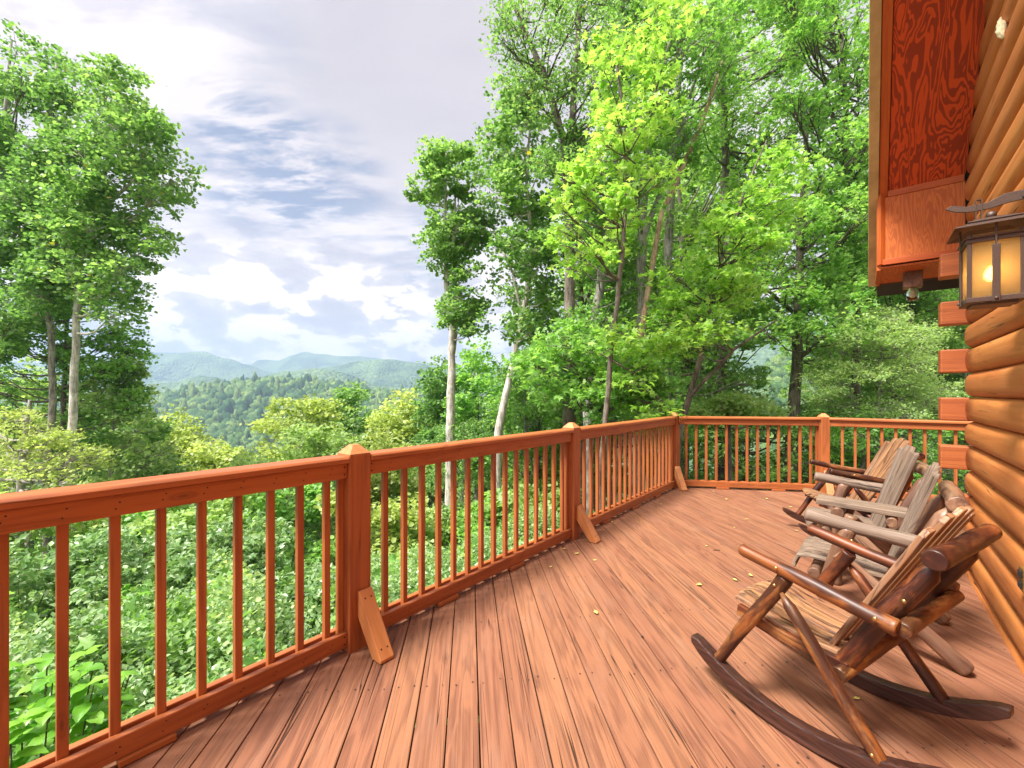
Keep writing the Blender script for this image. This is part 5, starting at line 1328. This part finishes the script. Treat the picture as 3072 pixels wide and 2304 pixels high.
for nm_, lab_, cnt_, sz_, shp_, mt_, sd_, hi_ in (('maple_seedlings', 'lobed yellow green leaves of young plants scattered over the bank', 9000, 0.13, 'maple', L_maple, 51, 0.30), ('vine_tangle', 'pale vine leaves climbing over the bank plants', 26000, 0.05, 'round', L_pale, 52, 0.22)):
    rg = np.random.default_rng(sd_); x = rg.uniform(-10, 2.0, cnt_ * 2); y = rg.uniform(1.0, 11, cnt_ * 2)
    pn = np.sin(x * 1.9 + sd_) * np.cos(y * 1.6 + 2 * sd_) + 0.5 * np.sin(x * 4.3 + y * 3.1)
    ok = ~inside_deck(x, y) & (np.abs(x) < 1.35 * y + 0.5) & (pn > 0.1); x, y = x[ok], y[ok]
    z = bank_top(x, y) + rg.uniform(-0.25, hi_, len(x))
    me = leaves_mesh(nm_, np.stack([x, y, z], -1), sz_, shp_, rg, 0.45)
    setp(mesh_obj(nm_, me, mt_), lab_, 'undergrowth', kind='stuff')
# individual bushes rising from the bank
def bush(label, px_, py_, Z, r, n, lsize, mat, seed, shape='oval', name='bush', cat='bush'):
    rgb = np.random.default_rng(seed); rnd = random.Random(seed); c = ray(px_, py_, Z); gz = float(ground(c.x, c.y)) - 0.1
    root = empty(name, (c.x, c.y, gz), 0, label, cat, 'bushes on the bank'); LP = []; bm = bmesh.new(); hz_ = c.z - gz
    for i in range(9):
        q = Vector((rnd.gauss(0, r * 0.55), rnd.gauss(0, r * 0.55), hz_ * rnd.uniform(0.45, 1.0)))
        p_, cen = blob_leaves(q[:], r * 0.42, n // 9, rgb, 0.8); LP.append(p_)
        tube_path(bm, [Vector((q.x * 0.1, q.y * 0.1, 0)), Vector((q.x * 0.5, q.y * 0.5, q.z * 0.6)), q], [0.016, 0.011, 0.004], 5)
    bm_obj('stem', bm, B_dark, root); mesh_obj('foliage', leaves_mesh('foliage', np.concatenate(LP), lsize, shape, rgb, 0.5), mat, root)
bush('leafy bush with a pale top at the left edge of the bank', 60, 1640, 6.5, 0.8, 2600, 0.11, L_shrub, 1)
bush('rounded bush behind the second baluster from the left', 330, 1600, 7.5, 0.9, 3000, 0.12, L_shrub, 2)
bush('lobed leaf bush rising midway along the near railing', 620, 1620, 7.8, 0.9, 3000, 0.12, L_shrub, 3, 'maple')
bush('dense bush low behind the first post', 900, 1720, 6.5, 0.7, 2600, 0.09, L_shrub, 4)
bush('dark leafed vine heap at the middle of the bank', 450, 1900, 4.6, 0.6, 2600, 0.08, L_dark, 5)
bush('pale leafed bush against the bottom rail right of the first post', 1180, 1820, 4.8, 0.5, 1800, 0.08, L_shrub, 6)
bush('tangled bush in the lower left behind the big leafed plant', 120, 1860, 4.2, 0.6, 2600, 0.075, L_shrub, 8)
bush('vine covered bush between the third and fourth balusters', 640, 2000, 3.9, 0.5, 2200, 0.07, L_shrub, 9)
for lab_, px_, py_, Z_, r_, mt_, sd_ in (('pale green bush at mid distance at the far left edge', -20, 1500, 10.5, 1.2, L_pale, 21), ('yellow green bush at mid distance behind the first baluster gap', 190, 1500, 11.5, 1.2, L_yell, 22),
        ('bright bush at mid distance behind the third baluster gap', 400, 1480, 12.5, 1.2, L_maple, 23), ('pale bush at mid distance behind the fifth baluster gap', 600, 1500, 11.0, 1.1, L_pale, 24),
        ('green bush at mid distance just left of the first post', 830, 1480, 12.5, 1.2, L_maple, 25), ('yellow green bush at mid distance just right of the first post', 1170, 1500, 12.0, 1.2, L_yell, 26),
        ('pale bush at the foot of the slim poplar', 1300, 1560, 13.0, 1.1, L_pale, 27), ('bright bush at the foot of the leaning tree', 1460, 1500, 11.5, 1.0, L_maple, 28), ('leafy bush just left of the middle post', 1620, 1470, 11.0, 1.0, L_pale, 29)):
    bush(lab_, px_, py_, Z_, r_, 3200, 0.12, mt_, sd_, 'round')
# hydrangea with large leaves
rgb = np.random.default_rng(8); hyd_c = ray(70, 2080, 2.75); gz = float(ground(hyd_c.x, hyd_c.y))
hyd = empty('hydrangea', (hyd_c.x, hyd_c.y, gz), 0, 'large leafed bright green hydrangea at the lower left corner', 'plant'); bm = bmesh.new(); 
tv = []; ff = []; fsz = []; base = 0; rnd = random.Random(9)
def big_leaf(P0, dirv, L, Wd, droop):
    global base
    dv = Vector(dirv).normalized(); sidev = dv.cross(Vector((0, 0, 1))).normalized(); upv = sidev.cross(dv).normalized(); N = 6
    for i in range(N + 1):
        t_ = i / N; w_ = Wd * math.sin(math.pi * (t_ * 0.93 + 0.05)) ** 0.75 if i < N else 0.002
        c = Vector(P0) + dv * (L * t_) - Vector((0, 0, 1)) * droop * L * t_ * t_
        for q in (-1, -0.5, 0, 0.5, 1):
            tv.append((c + sidev * w_ * q + upv * (abs(q) * w_ * 0.35 + 0.004 * math.sin(i * 2.2 + q * 3)))[:])
    for i in range(N):
        for q in range(4):
            a = base + i * 5 + q; ff.extend((a, a + 5, a + 6, a + 1)); fsz.append(4)
    base += (N + 1) * 5
hz_ = hyd_c.z - gz
for k in range(34):
    a_ = rnd.uniform(0, 6.28); rr_ = 0.62 * math.sqrt(rnd.random()); tx, ty = rr_ * math.cos(a_), rr_ * math.sin(a_) * 0.8
    tz = hz_ + 0.18 - 0.55 * (rr_ / 0.62) ** 2 * rnd.uniform(0.6, 1.2) + rnd.uniform(-0.05, 0.05)
    tip = Vector((tx, ty, tz)); tube_path(bm, [Vector((tx * 0.2, ty * 0.2, 0)), Vector((tx * 0.7, ty * 0.7, tz * 0.6)), tip], [0.007, 0.006, 0.004], 5)
    for lv in range(4):
        b0 = tip - Vector((tx * 0.1, ty * 0.1, 0.11 * lv)); n_l = 2 if lv else 3
        for m_ in range(n_l):
            an = a_ + lv * 1.57 + m_ * 6.28 / n_l + rnd.uniform(-.4, .4)
            big_leaf(b0, (math.cos(an), math.sin(an), rnd.uniform(0.0, 0.45)), rnd.uniform(0.10, 0.17) * (0.7 if lv == 0 else 1), rnd.uniform(0.035, 0.05), rnd.uniform(0.2, 0.55))
bm_obj('stem', bm, B_dark, hyd)
me = np_mesh('foliage', np.array(tv), ff, fsz); mesh_obj('foliage', me, L_hyd, hyd, smooth=True)

# ================================================================== HAZE
bm = bmesh.new(); add_box(bm, (-9000, -400, -170), (9000, 3750, 400))
mz = bpy.data.materials.new('haze'); mz.use_nodes = True; tz = NT(mz.node_tree); tz.n.clear()
oz = tz.add('ShaderNodeOutputMaterial'); pv = tz.add('ShaderNodeVolumePrincipled'); tz.link(pv.outputs[0], oz.inputs['Volume'])
pv.inputs['Color'].default_value = (0.43, 0.56, 0.82, 1); pv.inputs['Density'].default_value = 0.00038; pv.inputs['Anisotropy'].default_value = 0.2
hz_o = bm_obj('haze', bm, mz); setp(hz_o, 'pale blue haze filling the valley air', 'haze', kind='stuff')
